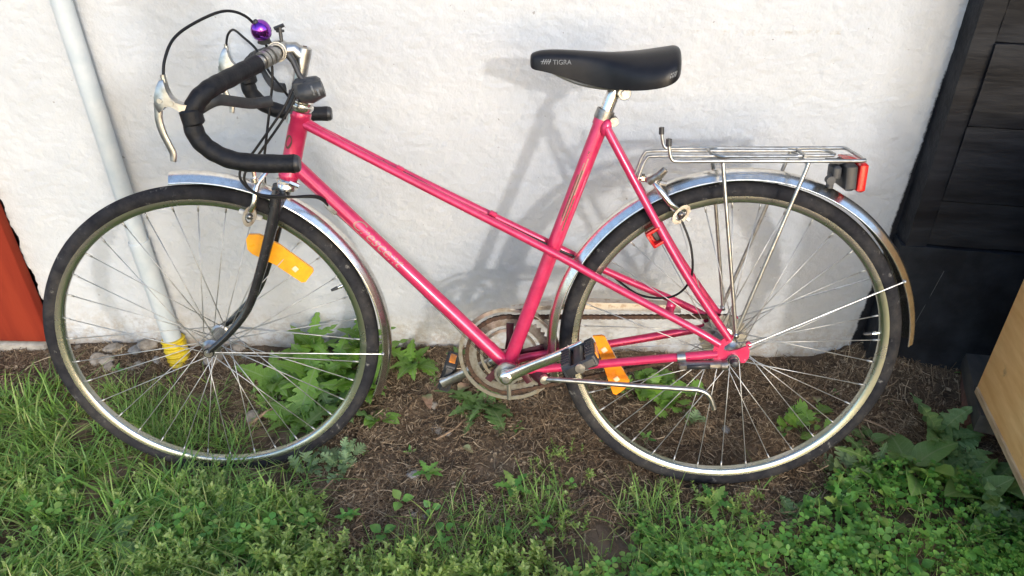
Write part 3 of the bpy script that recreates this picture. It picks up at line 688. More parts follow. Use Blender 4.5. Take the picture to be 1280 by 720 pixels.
    b = MB(); b.cyl(bc - bup * 0.012, bc - bup * 0.024, 0.011, 16); b.box(bc - bup * 0.026, (0.022, 0.016, 0.008), (FX, FY, bup), 0.002); b.ball(bc - FX * 0.002 + bup * 0.0165 + FX * 0.007, 0.005, 10, 6); b.build('bell_base', M['black'], bell)
    b = MB(); tp = st((-0.222, 0.0, 0.628)); b.cyl(st((-0.222, 0, 0.604)), tp, 0.0035, 8); b.tube([tp + FX * 0.010 - FZ * 0.002, tp - FX * 0.008 + FZ * 0.004], 0.0035, 8); b.lathe([(0.003, -0.002), (0.0075, -0.002), (0.0075, 0.002), (0.003, 0.002)], tp - FZ * 0.006, FZ, 12); b.build('clamp_screw', M['black'], bike)
    # ---------------- brake levers
    for s in (1, -1):
        lv = MB()
        y = 0.193 * s
        out = [(-0.108, 0.531), (-0.096, 0.533), (-0.085, 0.537), (-0.077, 0.546), (-0.0725, 0.560), (-0.071, 0.573), (-0.064, 0.573), (-0.057, 0.562), (-0.0505, 0.547), (-0.0490, 0.531), (-0.0535, 0.521), (-0.0590, 0.524), (-0.064, 0.530), (-0.074, 0.530), (-0.087, 0.522), (-0.108, 0.509)]
        n_ = len(out); vs_ = []
        for e, (h_, k_) in enumerate(((-0.0095, 0.72), (-0.0075, 0.93), (-0.003, 1.0), (0.003, 1.0), (0.0075, 0.93), (0.0095, 0.72))):
            ca = sum(q[0] for q in out) / n_; cb = sum(q[1] for q in out) / n_
            vs_ += [st((ca + (q[0] - ca) * (1 - (1 - k_) * 0.5), y + h_, cb + (q[1] - cb) * (1 - (1 - k_) * 0.5))) for q in out]
        lv.add(vs_, [(e * n_ + k, e * n_ + (k + 1) % n_, (e + 1) * n_ + (k + 1) % n_, (e + 1) * n_ + k) for e in range(5) for k in range(n_)] + [tuple(range(n_)), tuple(5 * n_ + k for k in range(n_))])
        lv.tube(stl([(-0.070, y, 0.568), (-0.0695, y, 0.580)]), 0.0042, 10)
        lv = lv.build('brake_lever', M['alloy'], bike)
        b = MB(); b.tube(stl(cr([(-0.0535, y, 0.536), (-0.0515, y, 0.522), (-0.0495, y, 0.508), (-0.0515, y, 0.488), (-0.057, y, 0.468), (-0.061, y, 0.452), (-0.0585, y, 0.440)], 5)), [0.0066 - 0.0014 * (i / 30) for i in range(30)] + [0.0050], 12, flat=(1.0, 0.62, (0, 1, 0))); b.build('lever_blade', M['alloy'], lv)
        for a, c in ((-0.060, 0.541), (-0.077, 0.537)):
            b = MB(); b.lathe([(0, 0), (0.004, 0), (0.004, 0.002), (0, 0.002)], st((a, y + 0.0095 * s, c)), FY * s, 12, closed=False); b.build('pivot', M['steel'], lv)
        b = MB(); b.lathe([(0.0150, -0.013), (0.0178, -0.010), (0.0178, 0.010), (0.0150, 0.013)], st((-0.1025, y, 0.512)), (FZ + FX * 0.12), 16, closed=True); b.build('hood', M['tape'], lv)
        b = MB(); b.tube(stl(cr([(-0.112, 0.186 * s, 0.522), (-0.138, 0.170 * s, 0.533), (-0.155, 0.130 * s, 0.523), (-0.176, 0.090 * s, 0.511), (-0.203, 0.062 * s, 0.510)], 5)), 0.0095, 10, flat=(0.42, 1.0, (0, 0, 1)))
        b.build('extension_lever', M['black'], lv)
    # ---------------- cables
    def cable(pts, r=0.0025, m='cable', name='cable', n=10):
        b = MB(); b.tube(cr(pts, n), r, 8); return b.build(name, M[m], bike)
    cable(stl([(-0.069, 0.192, 0.572), (-0.073, 0.182, 0.600), (-0.086, 0.160, 0.630), (-0.112, 0.126, 0.650), (-0.150, 0.080, 0.664), (-0.176, 0.045, 0.652), (-0.190, 0.020, 0.622), (-0.200, 0.008, 0.577), (-0.196, 0.008, 0.530), (-0.177, 0.015, 0.450), (-0.160, 0.020, 0.380)]))
    cable(stl([(-0.069, -0.192, 0.572), (-0.078, -0.186, 0.597), (-0.098, -0.160, 0.610), (-0.125, -0.120, 0.600), (-0.155, -0.085, 0.580), (-0.180, -0.050, 0.545), (-0.205, -0.020, 0.520), (-0.228, -0.03, 0.480), (-0.255, -0.035, 0.445)]) + [Vector((0.80, -0.012, 0.785)), Vector((0.70, -0.004, 0.730)), Vector((0.652, 0.0, 0.706))])
    for k in range(2):
        o = Vector((0.006 * k, 0.004 * k, 0.007 * k))
        cable([Vector((0.829, 0.03, 0.873)) - o, Vector((0.850, 0.045, 0.832)) - o, Vector((0.905, 0.06, 0.763)) - o, Vector((0.936, 0.07, 0.726)) - o, Vector((0.936, 0.07, 0.700)) - o, Vector((0.911, 0.062, 0.676)) - o, Vector((0.861, 0.05, 0.668 + 0.002 * k)) - o * 0.5, Vector((0.813, 0.028, 0.660 + 0.003 * k)), Vector((0.797, 0.012 - 0.006 * k, 0.640 + 0.002 * k))])
    for k in range(2): cable([Vector((0.790, 0.010 - 0.006 * k, 0.628)), Vector((0.690, 0.010 - 0.006 * k, 0.524)), Vector((0.573, 0.010 - 0.006 * k, 0.396)), Vector((0.470, 0.006 - 0.006 * k, 0.270))], 0.0006, 'cable', 'inner_cable', 2)
    cable([(0.652, 0, 0.706), (0.560, 0, 0.655), (0.474, 0, 0.609), (0.345, -0.002, 0.545), (0.315, -0.006, 0.531)], 0.0027)
    cable([(0.315, -0.006, 0.531), (0.28, -0.03, 0.50), (0.245, -0.042, 0.482), (0.180, -0.028, 0.440), (0.118, 0.0, 0.448), (0.090, 0.036, 0.500), (0.094, 0.042, 0.566), (0.118, 0.032, 0.625), (0.138, 0.03, 0.655), (0.16, 0.025, 0.70)], 0.0023)
    # ---------------- brake callipers
    def calliper(pts_near, pad, bolt, conv, name='brake_calliper'):
        c = MB()
        for s in (1, -1):
            pp = [conv((a, y * s, z)) for a, y, z in pts_near]
            c.tube(cr(pp, 4), [0.0055] * 9 + [0.0058] * (4 * (len(pp) - 1) + 1 - 9), 10)
        c.cyl(conv((bolt[0] - 0.02, 0, bolt[1])), conv((bolt[0] + 0.022, 0, bolt[1])), 0.005, 12)
        c.lathe([(0, 0), (0.008, 0), (0.008, 0.006), (0, 0.006)], conv((bolt[0] + 0.012, 0, bolt[1])), conv((1, 0, 0)) - conv((0, 0, 0)), 6, closed=False)
        c = c.build(name, M['chrome'], bike)
        for s in (1, -1):
            a, y, z, da, dz = pad
            d = (conv((da, 0, dz)) - conv((0, 0, 0))).normalized(); p = conv((a, (y + 0.004) * s, z)); yy = (conv((0, 1, 0)) - conv((0, 0, 0))).normalized(); dd = d.cross(yy)
            k = 12
            b = MB(); b.lathe([(0.0075, -0.003), (0.0125, -0.003), (0.0125, 0.003), (0.0075, 0.003)], p + dd * 0 , yy, 20)
            b.map(lambda q: p + (q - p) + dd * ((q - p).dot(dd)) * 0.75); b.build('pad_slot', M['dull_alloy'], c)
            b = MB(); b.box(p - yy * 0.009 * s - dd * 0.0, (0.046, 0.009, 0.010), (d, yy, dd), 0.002); b.build('brake_pad', M['white_rubber'], c)
            b = MB(); b.cyl(p - yy * 0.004 * s, p + yy * 0.006 * s, 0.0055, 6); b.build('pad_bolt', M['dull_alloy'], c)
        return c
    calliper([(-0.172, -0.010, 0.372), (-0.160, 0.012, 0.364), (-0.145, 0.032, 0.345), (-0.138, 0.040, 0.315), (-0.126, 0.035, 0.296)], (-0.122, 0.028, 0.284, 0.92, 0.39), (-0.176, 0.372), st)
    b = MB(); b.cyl(st((-0.143, 0.030, 0.350)), st((-0.143, 0.030, 0.385)), 0.004, 8); b.lathe([(0.002, -0.004), (0.0075, -0.004), (0.0075, 0.004), (0.002, 0.004)], st((-0.143, 0.034, 0.357)), FZ, 14); b.cyl(st((-0.205, 0.02, 0.345)), st((-0.222, 0.022, 0.337)), 0.005, 6); b.build('barrel_adjuster', M['chrome'], bike)
    calliper([(0.180, -0.008, 0.690), (0.172, 0.015, 0.692), (0.160, 0.034, 0.680), (0.140, 0.040, 0.655), (0.126, 0.034, 0.643)], (0.116, 0.028, 0.630, 0.80, 0.6), (0.172, 0.692), lambda p: Vector(p))
    b = MB(); b.tube([(0.178, 0.02, 0.690), (0.160, 0.03, 0.704), (0.150, 0.032, 0.716)], [0.008, 0.008, 0.0065], 10); b.cyl((0.158, 0.028, 0.690), (0.146, 0.03, 0.688), 0.005, 8); b.build('barrel_adjuster', M['dull_alloy'], bike)
    # ---------------- luggage rack
    rk = MB()
    zr = 0.7365
    rk.tube(cr([(0.150, 0.055, 0.766), (0.1475, 0.055, 0.752), (0.1445, 0.055, 0.742), (0.136, 0.055, zr), (0.10, 0.055, zr)], 4) + [Vector((-0.19, 0.055, zr)), Vector((-0.197, 0.052, zr)), Vector((-0.199, 0.04, zr)), Vector((-0.199, -0.04, zr)), Vector((-0.197, -0.052, zr)), Vector((-0.19, -0.055, zr))] + cr([(0.10, -0.055, zr), (0.136, -0.055, zr), (0.1445, -0.055, 0.742), (0.1475, -0.055, 0.752), (0.150, -0.055, 0.766)], 4), 0.0033, 10)
    rack = rk.build('luggage_rack', M['steel'], bike)
    rk = MB(); rk.tube(cr([(0.200, 0.022, 0.690), (0.194, 0.022, 0.712), (0.185, 0.022, 0.733), (0.172, 0.022, zr + 0.002), (0.10, 0.022, zr + 0.002)], 4) + [Vector((-0.14, 0.022, zr + 0.002)), Vector((-0.152, 0.019, zr + 0.002)), Vector((-0.157, 0.010, zr + 0.002)), Vector((-0.157, -0.010, zr + 0.002)), Vector((-0.152, -0.019, zr + 0.002)), Vector((-0.14, -0.022, zr + 0.002))] + cr([(0.10, -0.022, zr + 0.002), (0.172, -0.022, zr + 0.002), (0.185, -0.022, 0.733), (0.194, -0.022, 0.712), (0.200, -0.022, 0.690)], 4), 0.003, 10)
    rk.build('inner_rail', M['steel'], rack)
    for x in (0.052, -0.098):
        rk = MB(); rk.tube([(x, -0.055, zr - 0.005), (x, 0.055, zr - 0.005)], 0.003, 8); rk.build('cross_bar', M['steel'], rack)
        for s in (1, -1):
            k = MB(); k.tube([(x, 0.056 * s, zr - 0.003), (x - 0.001 if x > 0 else x + 0.002, 0.057 * s, zr - 0.012), (0.000, 0.0665 * s, 0.402), (0.000, 0.0665 * s, 0.392)], 0.0036, 10); k.build('strut', M['steel'], rack)
    for s in (1, -1):
        k = MB(); k.tube([(0.150, 0.055 * s, 0.764), (0.1505, 0.055 * s, 0.777)], 0.0052, 12); k.build('end_cap', M['black'], rack)
    rk = MB(); rk.tube(cr([(-0.085, 0.034, zr + 0.003), (0.030, 0.036, zr + 0.004), (0.050, 0.034, zr + 0.004), (0.066, 0.018, zr + 0.006), (0.068, 0.0, zr + 0.007), (0.066, -0.018, zr + 0.006), (0.050, -0.034, zr + 0.004), (0.030, -0.036, zr + 0.004), (-0.085, -0.034, zr + 0.003)], 5), 0.0025, 8); rk.tube([(0.03, 0.036, zr + 0.004), (0.078, -0.005, zr - 0.012)], 0.003, 8); rk.tube([(-0.10, -0.03, zr + 0.003), (-0.10, 0.03, zr + 0.003)], 0.003, 8)
    rk.build('spring_clip', M['steel'], rack)
    for s in (1, -1):
        k = MB(); k.cyl((0.000, 0.060 * s, 0.396), (0.000, 0.073 * s, 0.396), 0.005, 6); k.build('bolt', M['alloy'], rack)
    # rear light
    rl = MB(); rl.box((-0.185, 0.0, 0.700), (0.022, 0.072, 0.050), (Vector((0.97, 0, -0.05)), Vector((0, 1, 0)), Vector((0.05, 0, 0.97))), 0.005)
    light = rl.build('rear_light', M['black'], bike)
    k = MB(); k.box((-0.2045, 0.0, 0.700), (0.0165, 0.075, 0.054), None, 0.004); k.box((-0.190, -0.008, 0.7275), (0.024, 0.050, 0.004), None, 0.001); k.build('lens', M['red_lens'], light)
    k = MB(); k.box((-0.163, 0.006, 0.706), (0.016, 0.036, 0.026), None, 0.004); k.box((-0.156, 0.012, 0.690), (0.010, 0.016, 0.028), None, 0.002); k.cyl((-0.150, 0.02, 0.695), (-0.150, 0.034, 0.695), 0.008, 12); k.box((-0.165, 0, 0.724), (0.03, 0.03, 0.004)); k.build('light_bracket', M['greyblack'], light)
    # red lock bracket under the seat stay
    k = MB(); c0 = Vector((0.160, 0.036, 0.588)); sx = Vector((-0.55, 0, -0.83)).normalized(); sz = Vector((0.83, 0, -0.55)).normalized()
    for o, sz_ in (((-0.014, 0), (0.006, 0.030)), ((0.014, 0), (0.006, 0.030)), ((0, -0.013), (0.034, 0.006)), ((0, 0.013), (0.034, 0.006))): k.box(c0 + sx * o[0] + sz * o[1], (sz_[0], 0.020, sz_[1]), (sx, Vector((0, 1, 0)), sz), 0.0015)
    k.box(c0 + Vector((0, -0.008, 0)), (0.026, 0.004, 0.022), (sx, Vector((0, 1, 0)), sz)); k = k.build('lock_bracket', M['red_lens'], bike)
    k2 = MB(); k2.box(c0 + Vector((0, -0.004, 0)), (0.020, 0.008, 0.012), (sx, Vector((0, 1, 0)), sz), 0.002); k2.build('slot', M['black'], k)
    # folded kickstand
    k = MB(); k.tube(cr([(0.372, 0.048, 0.281), (0.345, 0.056, 0.2845), (0.30, 0.058, 0.283), (0.20, 0.060, 0.277), (0.090, 0.062, 0.272), (0.062, 0.062, 0.270), (0.044, 0.062, 0.262), (0.034, 0.062, 0.248), (0.026, 0.062, 0.226)], 5), 0.0052, 12)
    stand = k.build('kickstand', M['steel'], bike)
    k = MB(); k.tube([(0.40, 0.012, 0.292), (0.385, 0.03, 0.282), (0.374, 0.046, 0.278)], [0.017, 0.016, 0.013], 14); k.build('kickstand_mount', M['pink_worn'], stand)
    k = MB(); k.lathe([(0, 0), (0.0105, 0), (0.0115, 0.003), (0.0095, 0.008), (0, 0.009)], (0.374, 0.046, 0.281), (-0.3, 1, 0), 18, closed=False); k.build('pivot_cap', M['alloy'], stand)
    k = MB(); k.box((0.449, 0.012, 0.240), (0.009, 0.012, 0.060), (Vector((1, 0, 0.05)), Vector((0, 1, 0)), Vector((0, 0, 1))), 0.002); k.build('cable_tongue', M['alloy'], bike)
    # grey clip-on housing under the chain stay
    k = MB(); k.box((0.062, 0.068, 0.331), (0.088, 0.018, 0.015), (Vector((0.99, 0, -0.06)), Vector((0, 1, 0)), Vector((0.06, 0, 0.99))), 0.004); k.cyl((0.022, 0.070, 0.331), (0.010, 0.072, 0.333), 0.010, 14)
    hb = k.build('stay_housing', M['dull_alloy'], bike)
    k = MB(); k.box((0.068, 0.078, 0.331), (0.045, 0.003, 0.009), (Vector((0.99, 0, -0.06)), Vector((0, 1, 0)), Vector((0.06, 0, 0.99)))); k.build('housing_window', M['black'], hb)
    k = MB(); k.lathe([(0.0092, -0.008), (0.0112, -0.008), (0.0112, 0.008), (0.0092, 0.008)], (0.099, 0.056, 0.341), Vector((-0.18, 0.015, 0.0265)).normalized(), 20); k.build('stay_clamp', M['steel'], hb)
    return bike
bicycle = build_bicycle()

# ================================================================== SETTING
WY = 1.643                                   # plane of the plastered wall
def grid_mesh(name, xs, ys, fn, m, smooth=True):
    X, Y = np.meshgrid(xs, ys, indexing='ij'); V = fn(X, Y)
    nx, ny = len(xs), len(ys); idx = np.arange(nx * ny).reshape(nx, ny)
    F = np.stack([idx[:-1, :-1], idx[1:, :-1], idx[1:, 1:], idx[:-1, 1:]], -1).reshape(-1, 4)
    return bigmesh(name, V.reshape(-1, 3), F, m, smooth)

# ---------------- ground
def ground_h(x, y):
    h = 0.016 * fbm(x, y, 3.0, 3, 0) + 0.016 * fbm(x, y, 16.0, 3, 2) + 0.008 * fbm(x, y, 70.0, 2, 4)
    h = h + 0.075 * np.clip((y - 1.42) / 0.18, 0, 1) ** 1.5 * np.clip((x - 0.74) / 0.16, 0, 1)
    h = h + 0.012 * np.clip((y - 1.52) / 0.12, 0, 1)
    h = h - 0.030 * np.exp(-((x + 0.99) ** 2 + (y - 1.56) ** 2) / 0.004)
    return h - 0.006
def gh(x, y): return float(ground_h(np.array([x]), np.array([y]))[0])
def soil_extra(nt, out, tc):
    """Broad dry and damp patches."""
    N, Lk = nt.nodes, nt.links
    n = N.new('ShaderNodeTexNoise'); n.inputs['Scale'].default_value = 5.5; n.inputs['Detail'].default_value = 6; Lk.new(tc.outputs['Object'], n.inputs['Vector'])
    r = N.new('ShaderNodeMapRange'); r.inputs['From Min'].default_value = 0.50; r.inputs['From Max'].default_value = 0.66; r.inputs['To Max'].default_value = 0.65; Lk.new(n.outputs['Fac'], r.inputs['Value'])
    x = N.new('ShaderNodeMix'); x.data_type = 'RGBA'; x.inputs['B'].default_value = (0.24, 0.17, 0.11, 1); Lk.new(r.outputs['Result'], x.inputs['Factor']); Lk.new(out, x.inputs['A'])
    return x.outputs['Result']
M['soil'] = mat('soil', (0.055, 0.037, 0.024), 0.9, c2=(0.15, 0.103, 0.066), scale=22, lo=0.35, hi=0.7, bump=0.8, bscale=160, spec=0.2, detail=12, extra=soil_extra)
xs = np.concatenate([np.linspace(-40, -2.2, 14), np.arange(-2.0, 1.7, 0.008), np.linspace(1.8, 40, 14)])
ys = np.concatenate([np.linspace(-40, 0.3, 16), np.arange(0.4, 0.85, 0.03), np.arange(0.86, 1.76, 0.007), np.linspace(1.9, 40, 14)])
gme = grid_mesh('ground', xs, ys, lambda X, Y: np.stack([X, Y, ground_h(X, Y)], -1), M['soil'])
link('ground', gme, kind='structure', label='dark soil of the yard strewn with dry litter', category='ground')

# ---------------- plastered wall
def wall_extra(nt, out, tc):
    """Dirt splashed on the foot of the wall, black paint lapped over the plaster at the corner board, a few smudges."""
    N, Lk = nt.nodes, nt.links
    sep = N.new('ShaderNodeSeparateXYZ'); Lk.new(tc.outputs['Object'], sep.inputs['Vector'])
    def noise(s, d=5, w=0.6):
        n = N.new('ShaderNodeTexNoise'); n.inputs['Scale'].default_value = s; n.inputs['Detail'].default_value = d; n.inputs['Roughness'].default_value = w
        Lk.new(tc.outputs['Object'], n.inputs['Vector']); return n.outputs['Fac']
    def math_(op, a, b=None, c=None):
        n = N.new('ShaderNodeMath'); n.operation = op
        for i, v in enumerate((a, b, c)):
            if v is None: continue
            if isinstance(v, (int, float)): n.inputs[i].default_value = v
            else: Lk.new(v, n.inputs[i])
        return n.outputs['Value']
    def mixc(fac, a, colr):
        n = N.new('ShaderNodeMix'); n.data_type = 'RGBA'; Lk.new(fac, n.inputs['Factor']); Lk.new(a, n.inputs['A']); n.inputs['B'].default_value = (*colr, 1); return n.outputs['Result']
    # splashed dirt: denser below 9 cm
    low = N.new('ShaderNodeMapRange'); low.inputs['From Min'].default_value = 0.15; low.inputs['From Max'].default_value = 0.0; Lk.new(sep.outputs['Z'], low.inputs['Value'])
    sp = N.new('ShaderNodeMapRange'); sp.inputs['From Min'].default_value = 0.44; sp.inputs['From Max'].default_value = 0.60; Lk.new(noise(46, 8, 0.7), sp.inputs['Value'])
    d = math_('MULTIPLY', low.outputs['Result'], sp.outputs['Result'])
    out = mixc(math_('MULTIPLY', d, 0.85), out, (0.30, 0.25, 0.19))
    base = N.new('ShaderNodeMapRange'); base.inputs['From Min'].default_value = 0.034; base.inputs['From Max'].default_value = 0.002
    Lk.new(math_('ADD', sep.outputs['Z'], math_('MULTIPLY', math_('SUBTRACT', noise(25), 0.5), 0.09)), base.inputs['Value'])
    out = mixc(math_('MULTIPLY', base.outputs['Result'], 0.8), out, (0.33, 0.28, 0.22))
    # smudges and pinholes
    sm = N.new('ShaderNodeMapRange'); sm.inputs['From Min'].default_value = 0.68; sm.inputs['From Max'].default_value = 0.80; Lk.new(noise(7, 9, 0.72), sm.inputs['Value'])
    out = mixc(math_('MULTIPLY', sm.outputs['Result'], 0.5), out, (0.42, 0.40, 0.36))
    ph = N.new('ShaderNodeMapRange'); ph.inputs['From Min'].default_value = 0.735; ph.inputs['From Max'].default_value = 0.76; Lk.new(noise(75, 3, 0.5), ph.inputs['Value'])
    out = mixc(math_('MULTIPLY', ph.outputs['Result'], 0.7), out, (0.22, 0.20, 0.18))
    # grimy streak high up on the right
    gx = math_('ABSOLUTE', math_('SUBTRACT', sep.outputs['X'], 0.46)); gz = math_('ABSOLUTE', math_('SUBTRACT', sep.outputs['Z'], 0.862))
    g = math_('MULTIPLY', math_('LESS_THAN', gx, 0.16), math_('LESS_THAN', math_('ADD', gz, math_('MULTIPLY', noise(30), 0.02)), 0.016))
    gs = N.new('ShaderNodeMapRange'); gs.inputs['From Min'].default_value = 0.5; gs.inputs['From Max'].default_value = 0.66; Lk.new(noise(60, 6, 0.7), gs.inputs['Value'])
    out = mixc(math_('MULTIPLY', math_('MULTIPLY', g, gs.outputs['Result']), 0.75), out, (0.40, 0.37, 0.32))
    # black paint lapped over the edge
    xe = math_('ADD', sep.outputs['X'], math_('MULTIPLY', math_('SUBTRACT', noise(30, 10, 0.8), 0.5), 0.022))
    xe = math_('SUBTRACT', xe, math_('MULTIPLY', sep.outputs['Z'], 0.035))
    bl = N.new('ShaderNodeMapRange'); bl.inputs['From Min'].default_value = 0.828; bl.inputs['From Max'].default_value = 0.833; Lk.new(xe, bl.inputs['Value'])
    return mixc(bl.outputs['Result'], out, (0.012, 0.012, 0.015))
M['plaster'] = mat('white_plaster', (0.438, 0.450, 0.464), 0.85, c2=(0.475, 0.486, 0.496), scale=9, bump=0.5, bscale=190, bdist=0.003, spec=0.25, extra=wall_extra, detail=8)
def plaster(X, Z):
    d = 0.0030 * fbm(X, Z, 6, 3, 1) + 0.0036 * fbm(X * 1.0 + 0.3 * Z, Z * 1.25 - 0.2 * X, 38, 3, 3, 0.62)
    r = 0.5 - np.abs(vnoise(X * 55 + 20 * vnoise(X * 9, Z * 9, 6), Z * 80, 5) - 0.5)
    d = d + 0.0024 * r + 0.0016 * fbm(X, Z, 120, 2, 6)
    bx = X.copy()
    left = X < -1.325
    bx = np.where(left, X - 0.012 * (0.5 - vnoise(Z * 30, Z * 0, 2)) - 0.006 * vnoise(Z * 90, Z * 0, 3), X)
    bz = np.where(Z < -0.002, Z + 0.012 * (vnoise(X * 18, X * 0, 4) - 0.5), Z)
    flake = np.clip((0.30 - Z) / 0.30, 0, 1) * np.clip((X - 0.80) / 0.03, 0, 1)
    d = d + flake * 0.018 * (vnoise(X * 60, Z * 45, 7) - 0.6)
    return np.stack([bx, WY - d, bz], -1)
wx = np.concatenate([np.arange(-1.335, 0.93, 0.0036), [0.93]])
wz = np.concatenate([[-0.06, -0.03, -0.008], np.arange(0.0, 1.03, 0.0036), np.arange(1.05, 2.75, 0.05)])
wall = link('plaster_wall', grid_mesh('plaster_wall', wx, wz, plaster, M['plaster']), kind='thing', label='rough white plastered wall the bicycle leans on', category='wall')
b = MB(); b.box((-0.2025, 1.76, 1.34), (2.26, 0.20, 2.80)); b.build('wall_core', M['plaster'], wall, smooth=False)

# ---------------- drain pipe on the wall
M['pipe'] = mat('painted_pipe', (0.41, 0.45, 0.47), 0.5, c2=(0.48, 0.505, 0.51), scale=18, bump=0.06, bscale=120)
M['yellow'] = mat('yellow_hose', (0.62, 0.45, 0.01), 0.45, c2=(0.50, 0.34, 0.01), scale=60, bump=0.1)
pipe = thing('drain_pipe', 'pale grey drain pipe running down the white wall behind the front wheel', 'pipe', (-0.99, WY, 0))
py = -0.034
def pc(z): return Vector((-0.010 + (0.024 * (0.36 - z) * 0.2) - 0.0 * z, py, z))
b = MB(); b.tube([Vector((-0.012, py, 0.33)), Vector((-0.0135, py, 0.9)), Vector((-0.016, py, 1.6)), Vector((-0.016, py, 2.6))], 0.0213, 28); b.build('upper_pipe', M['pipe'], pipe)
b = MB(); b.tube([Vector((-0.004, py, 0.035)), Vector((-0.012, py, 0.34)), Vector((-0.0122, py, 0.352)), Vector((-0.0123, py, 0.356))], [0.0236, 0.0240, 0.0250, 0.0236], 28); b.build('lower_pipe', M['pipe'], pipe)
b = MB(); pts = []; rad = []
for i in range(85):
    t = i / 84; z = 0.052 - 0.100 * t
    pts.append(Vector((-0.004 + 0.010 * t, py - 0.012 * t, z))); rad.append(0.0295 + 0.0024 * math.sin(t * 2 * math.pi * 7))
b.tube(pts, rad, 28); b.build('corrugated_hose', M['yellow'], pipe)
for z in (0.62, 1.5):
    if z > 1.0:
        b = MB(); b.lathe([(0.0213, -0.01), (0.024, -0.01), (0.024, 0.01), (0.0213, 0.01)], (-0.016, py, z), (0, 0, 1), 24); b.build('pipe_clip', M['steel'], pipe)

# ---------------- red boarded wall at the left
M['red'] = mat('falu_red_paint', (0.145, 0.015, 0.007), 0.85, c2=(0.21, 0.028, 0.012), scale=14, bump=0.5, bscale=90, stretch=(1, 1, 0.12), spec=0.15)
M['concrete'] = mat('concrete', (0.28, 0.25, 0.21), 0.9, c2=(0.42, 0.38, 0.32), scale=30, bump=0.5, bscale=120, spec=0.2)
red = thing('red_board_wall', 'red painted board wall at the left edge beside the white plaster', 'wall', (-1.5, WY - 0.02, 0)); red['kind'] = 'thing'
for i in range(6):
    x1 = 0.157 - 0.150 * i
    b = MB(); b.box((x1 - 0.073, 0.0 + 0.004 * (i % 2), 1.31), (0.146, 0.030, 2.56), None, 0.003)
    b.map(lambda p: p + Vector((0.022 * min(1, max(0, p.z / 0.4)) * (1 if p.x > x1 - 0.073 else 0) if i == 0 else 0, 0, 0)))
    b.build('board', M['red'], red)
b = MB(); b.box((-0.36, 0.035, 0.0), (1.0, 0.11, 0.05), None, 0.004); b.build('footing', M['concrete'], red)
b = MB(); b.box((-0.30, 0.12, 1.25), (0.93, 0.1, 2.6)); b.build('dark_backing', M['black'], red, smooth=False)

# ---------------- black timber wall at the right
def black_extra(nt, out, tc):
    N, Lk = nt.nodes, nt.links
    n = N.new('ShaderNodeTexNoise'); n.inputs['Scale'].default_value = 70; n.inputs['Detail'].default_value = 7; n.inputs['Roughness'].default_value = 0.7; Lk.new(tc.outputs['Object'], n.inputs['Vector'])
    r = N.new('ShaderNodeMapRange'); r.inputs['From Min'].default_value = 0.70; r.inputs['From Max'].default_value = 0.76; r.inputs['To Max'].default_value = 0.8; Lk.new(n.outputs['Fac'], r.inputs['Value'])
    x = N.new('ShaderNodeMix'); x.data_type = 'RGBA'; x.inputs['B'].default_value = (0.16, 0.155, 0.15, 1); Lk.new(r.outputs['Result'], x.inputs['Factor']); Lk.new(out, x.inputs['A'])
    return x.outputs['Result']
M['black_wood'] = mat('black_painted_wood', (0.006, 0.0065, 0.009), 0.55, c2=(0.024, 0.025, 0.029), scale=14, bump=1.0, bscale=70, stretch=(0.15, 1, 1), extra=black_extra, spec=0.22)
M['black_wall'] = mat('black_foundation_paint', (0.009, 0.010, 0.013), 0.6, c2=(0.021, 0.024, 0.030), scale=12, bump=0.5, bscale=90, extra=black_extra, spec=0.22)
bw = thing('timber_wall', 'black timber wall with horizontal planks at the right edge', 'wall', (0.907, 1.60, 0)); bw['kind'] = 'thing'
yaw = R_(-8.0); ux = Vector((math.cos(yaw), math.sin(yaw), 0)); uy = Vector((-math.sin(yaw), math.cos(yaw), 0)); uz = Vector((0, 0, 1))
def rough_board(bx, amp, k):
    """Subdivided box whose faces are gently uneven."""
    c, size, ax = bx; nx, nz = max(2, int(size[0] / 0.03)), max(3, int(size[2] / 0.025)); m_ = MB(); vs = []
    rng = np.random.default_rng(k)
    for i in range(nx + 1):
        for j in range(nz + 1):
            u, w = i / nx - 0.5, j / nz - 0.5
            edge = max(0, abs(w) - 0.40) / 0.10 * 0.35 + max(0, abs(u) - 0.49) / 0.01 * 0.2
            vs.append(c + ax[0] * (u * size[0]) + ax[2] * (w * size[2] + rng.normal(0, amp * 0.6)) - ax[1] * (size[1] / 2 + rng.normal(0, amp) - edge * 0.005))
    n = len(vs); vs += [v + ax[1] * size[1] for v in vs]
    idx = lambda i, j: i * (nz + 1) + j
    fs = [(idx(i, j), idx(i + 1, j), idx(i + 1, j + 1), idx(i, j + 1)) for i in range(nx) for j in range(nz)]
    rim_ = [idx(i, 0) for i in range(nx + 1)] + [idx(nx, j) for j in range(1, nz + 1)] + [idx(i, nz) for i in range(nx - 1, -1, -1)] + [idx(0, j) for j in range(nz - 1, 0, -1)]
    fs += [(rim_[k_], rim_[(k_ + 1) % len(rim_)], rim_[(k_ + 1) % len(rim_)] + n, rim_[k_] + n) for k_ in range(len(rim_))]
    return m_.add(vs, fs)
zs = [0.392, 0.507, 0.685, 0.860, 1.04, 1.21, 1.39, 1.57, 1.75, 1.93, 2.11, 2.30, 2.48]
for i in range(len(zs) - 1):
    h = zs[i + 1] - zs[i] - 0.003
    rough_board((ux * 0.702 + uz * (zs[i] + 0.0015 + h / 2) - uy * (0.003 * (i % 3)), (1.4, 0.04, h), (ux, uy, uz)), 0.0007, i).build('plank', M['black_wood'], bw)
rough_board((Vector((-0.024, 0.012, 1.25)), (0.047, 0.060, 2.56), (Vector((1, 0, 0)), Vector((0, 1, 0)), uz)), 0.0008, 50).build('corner_board', M['black_wood'], bw)
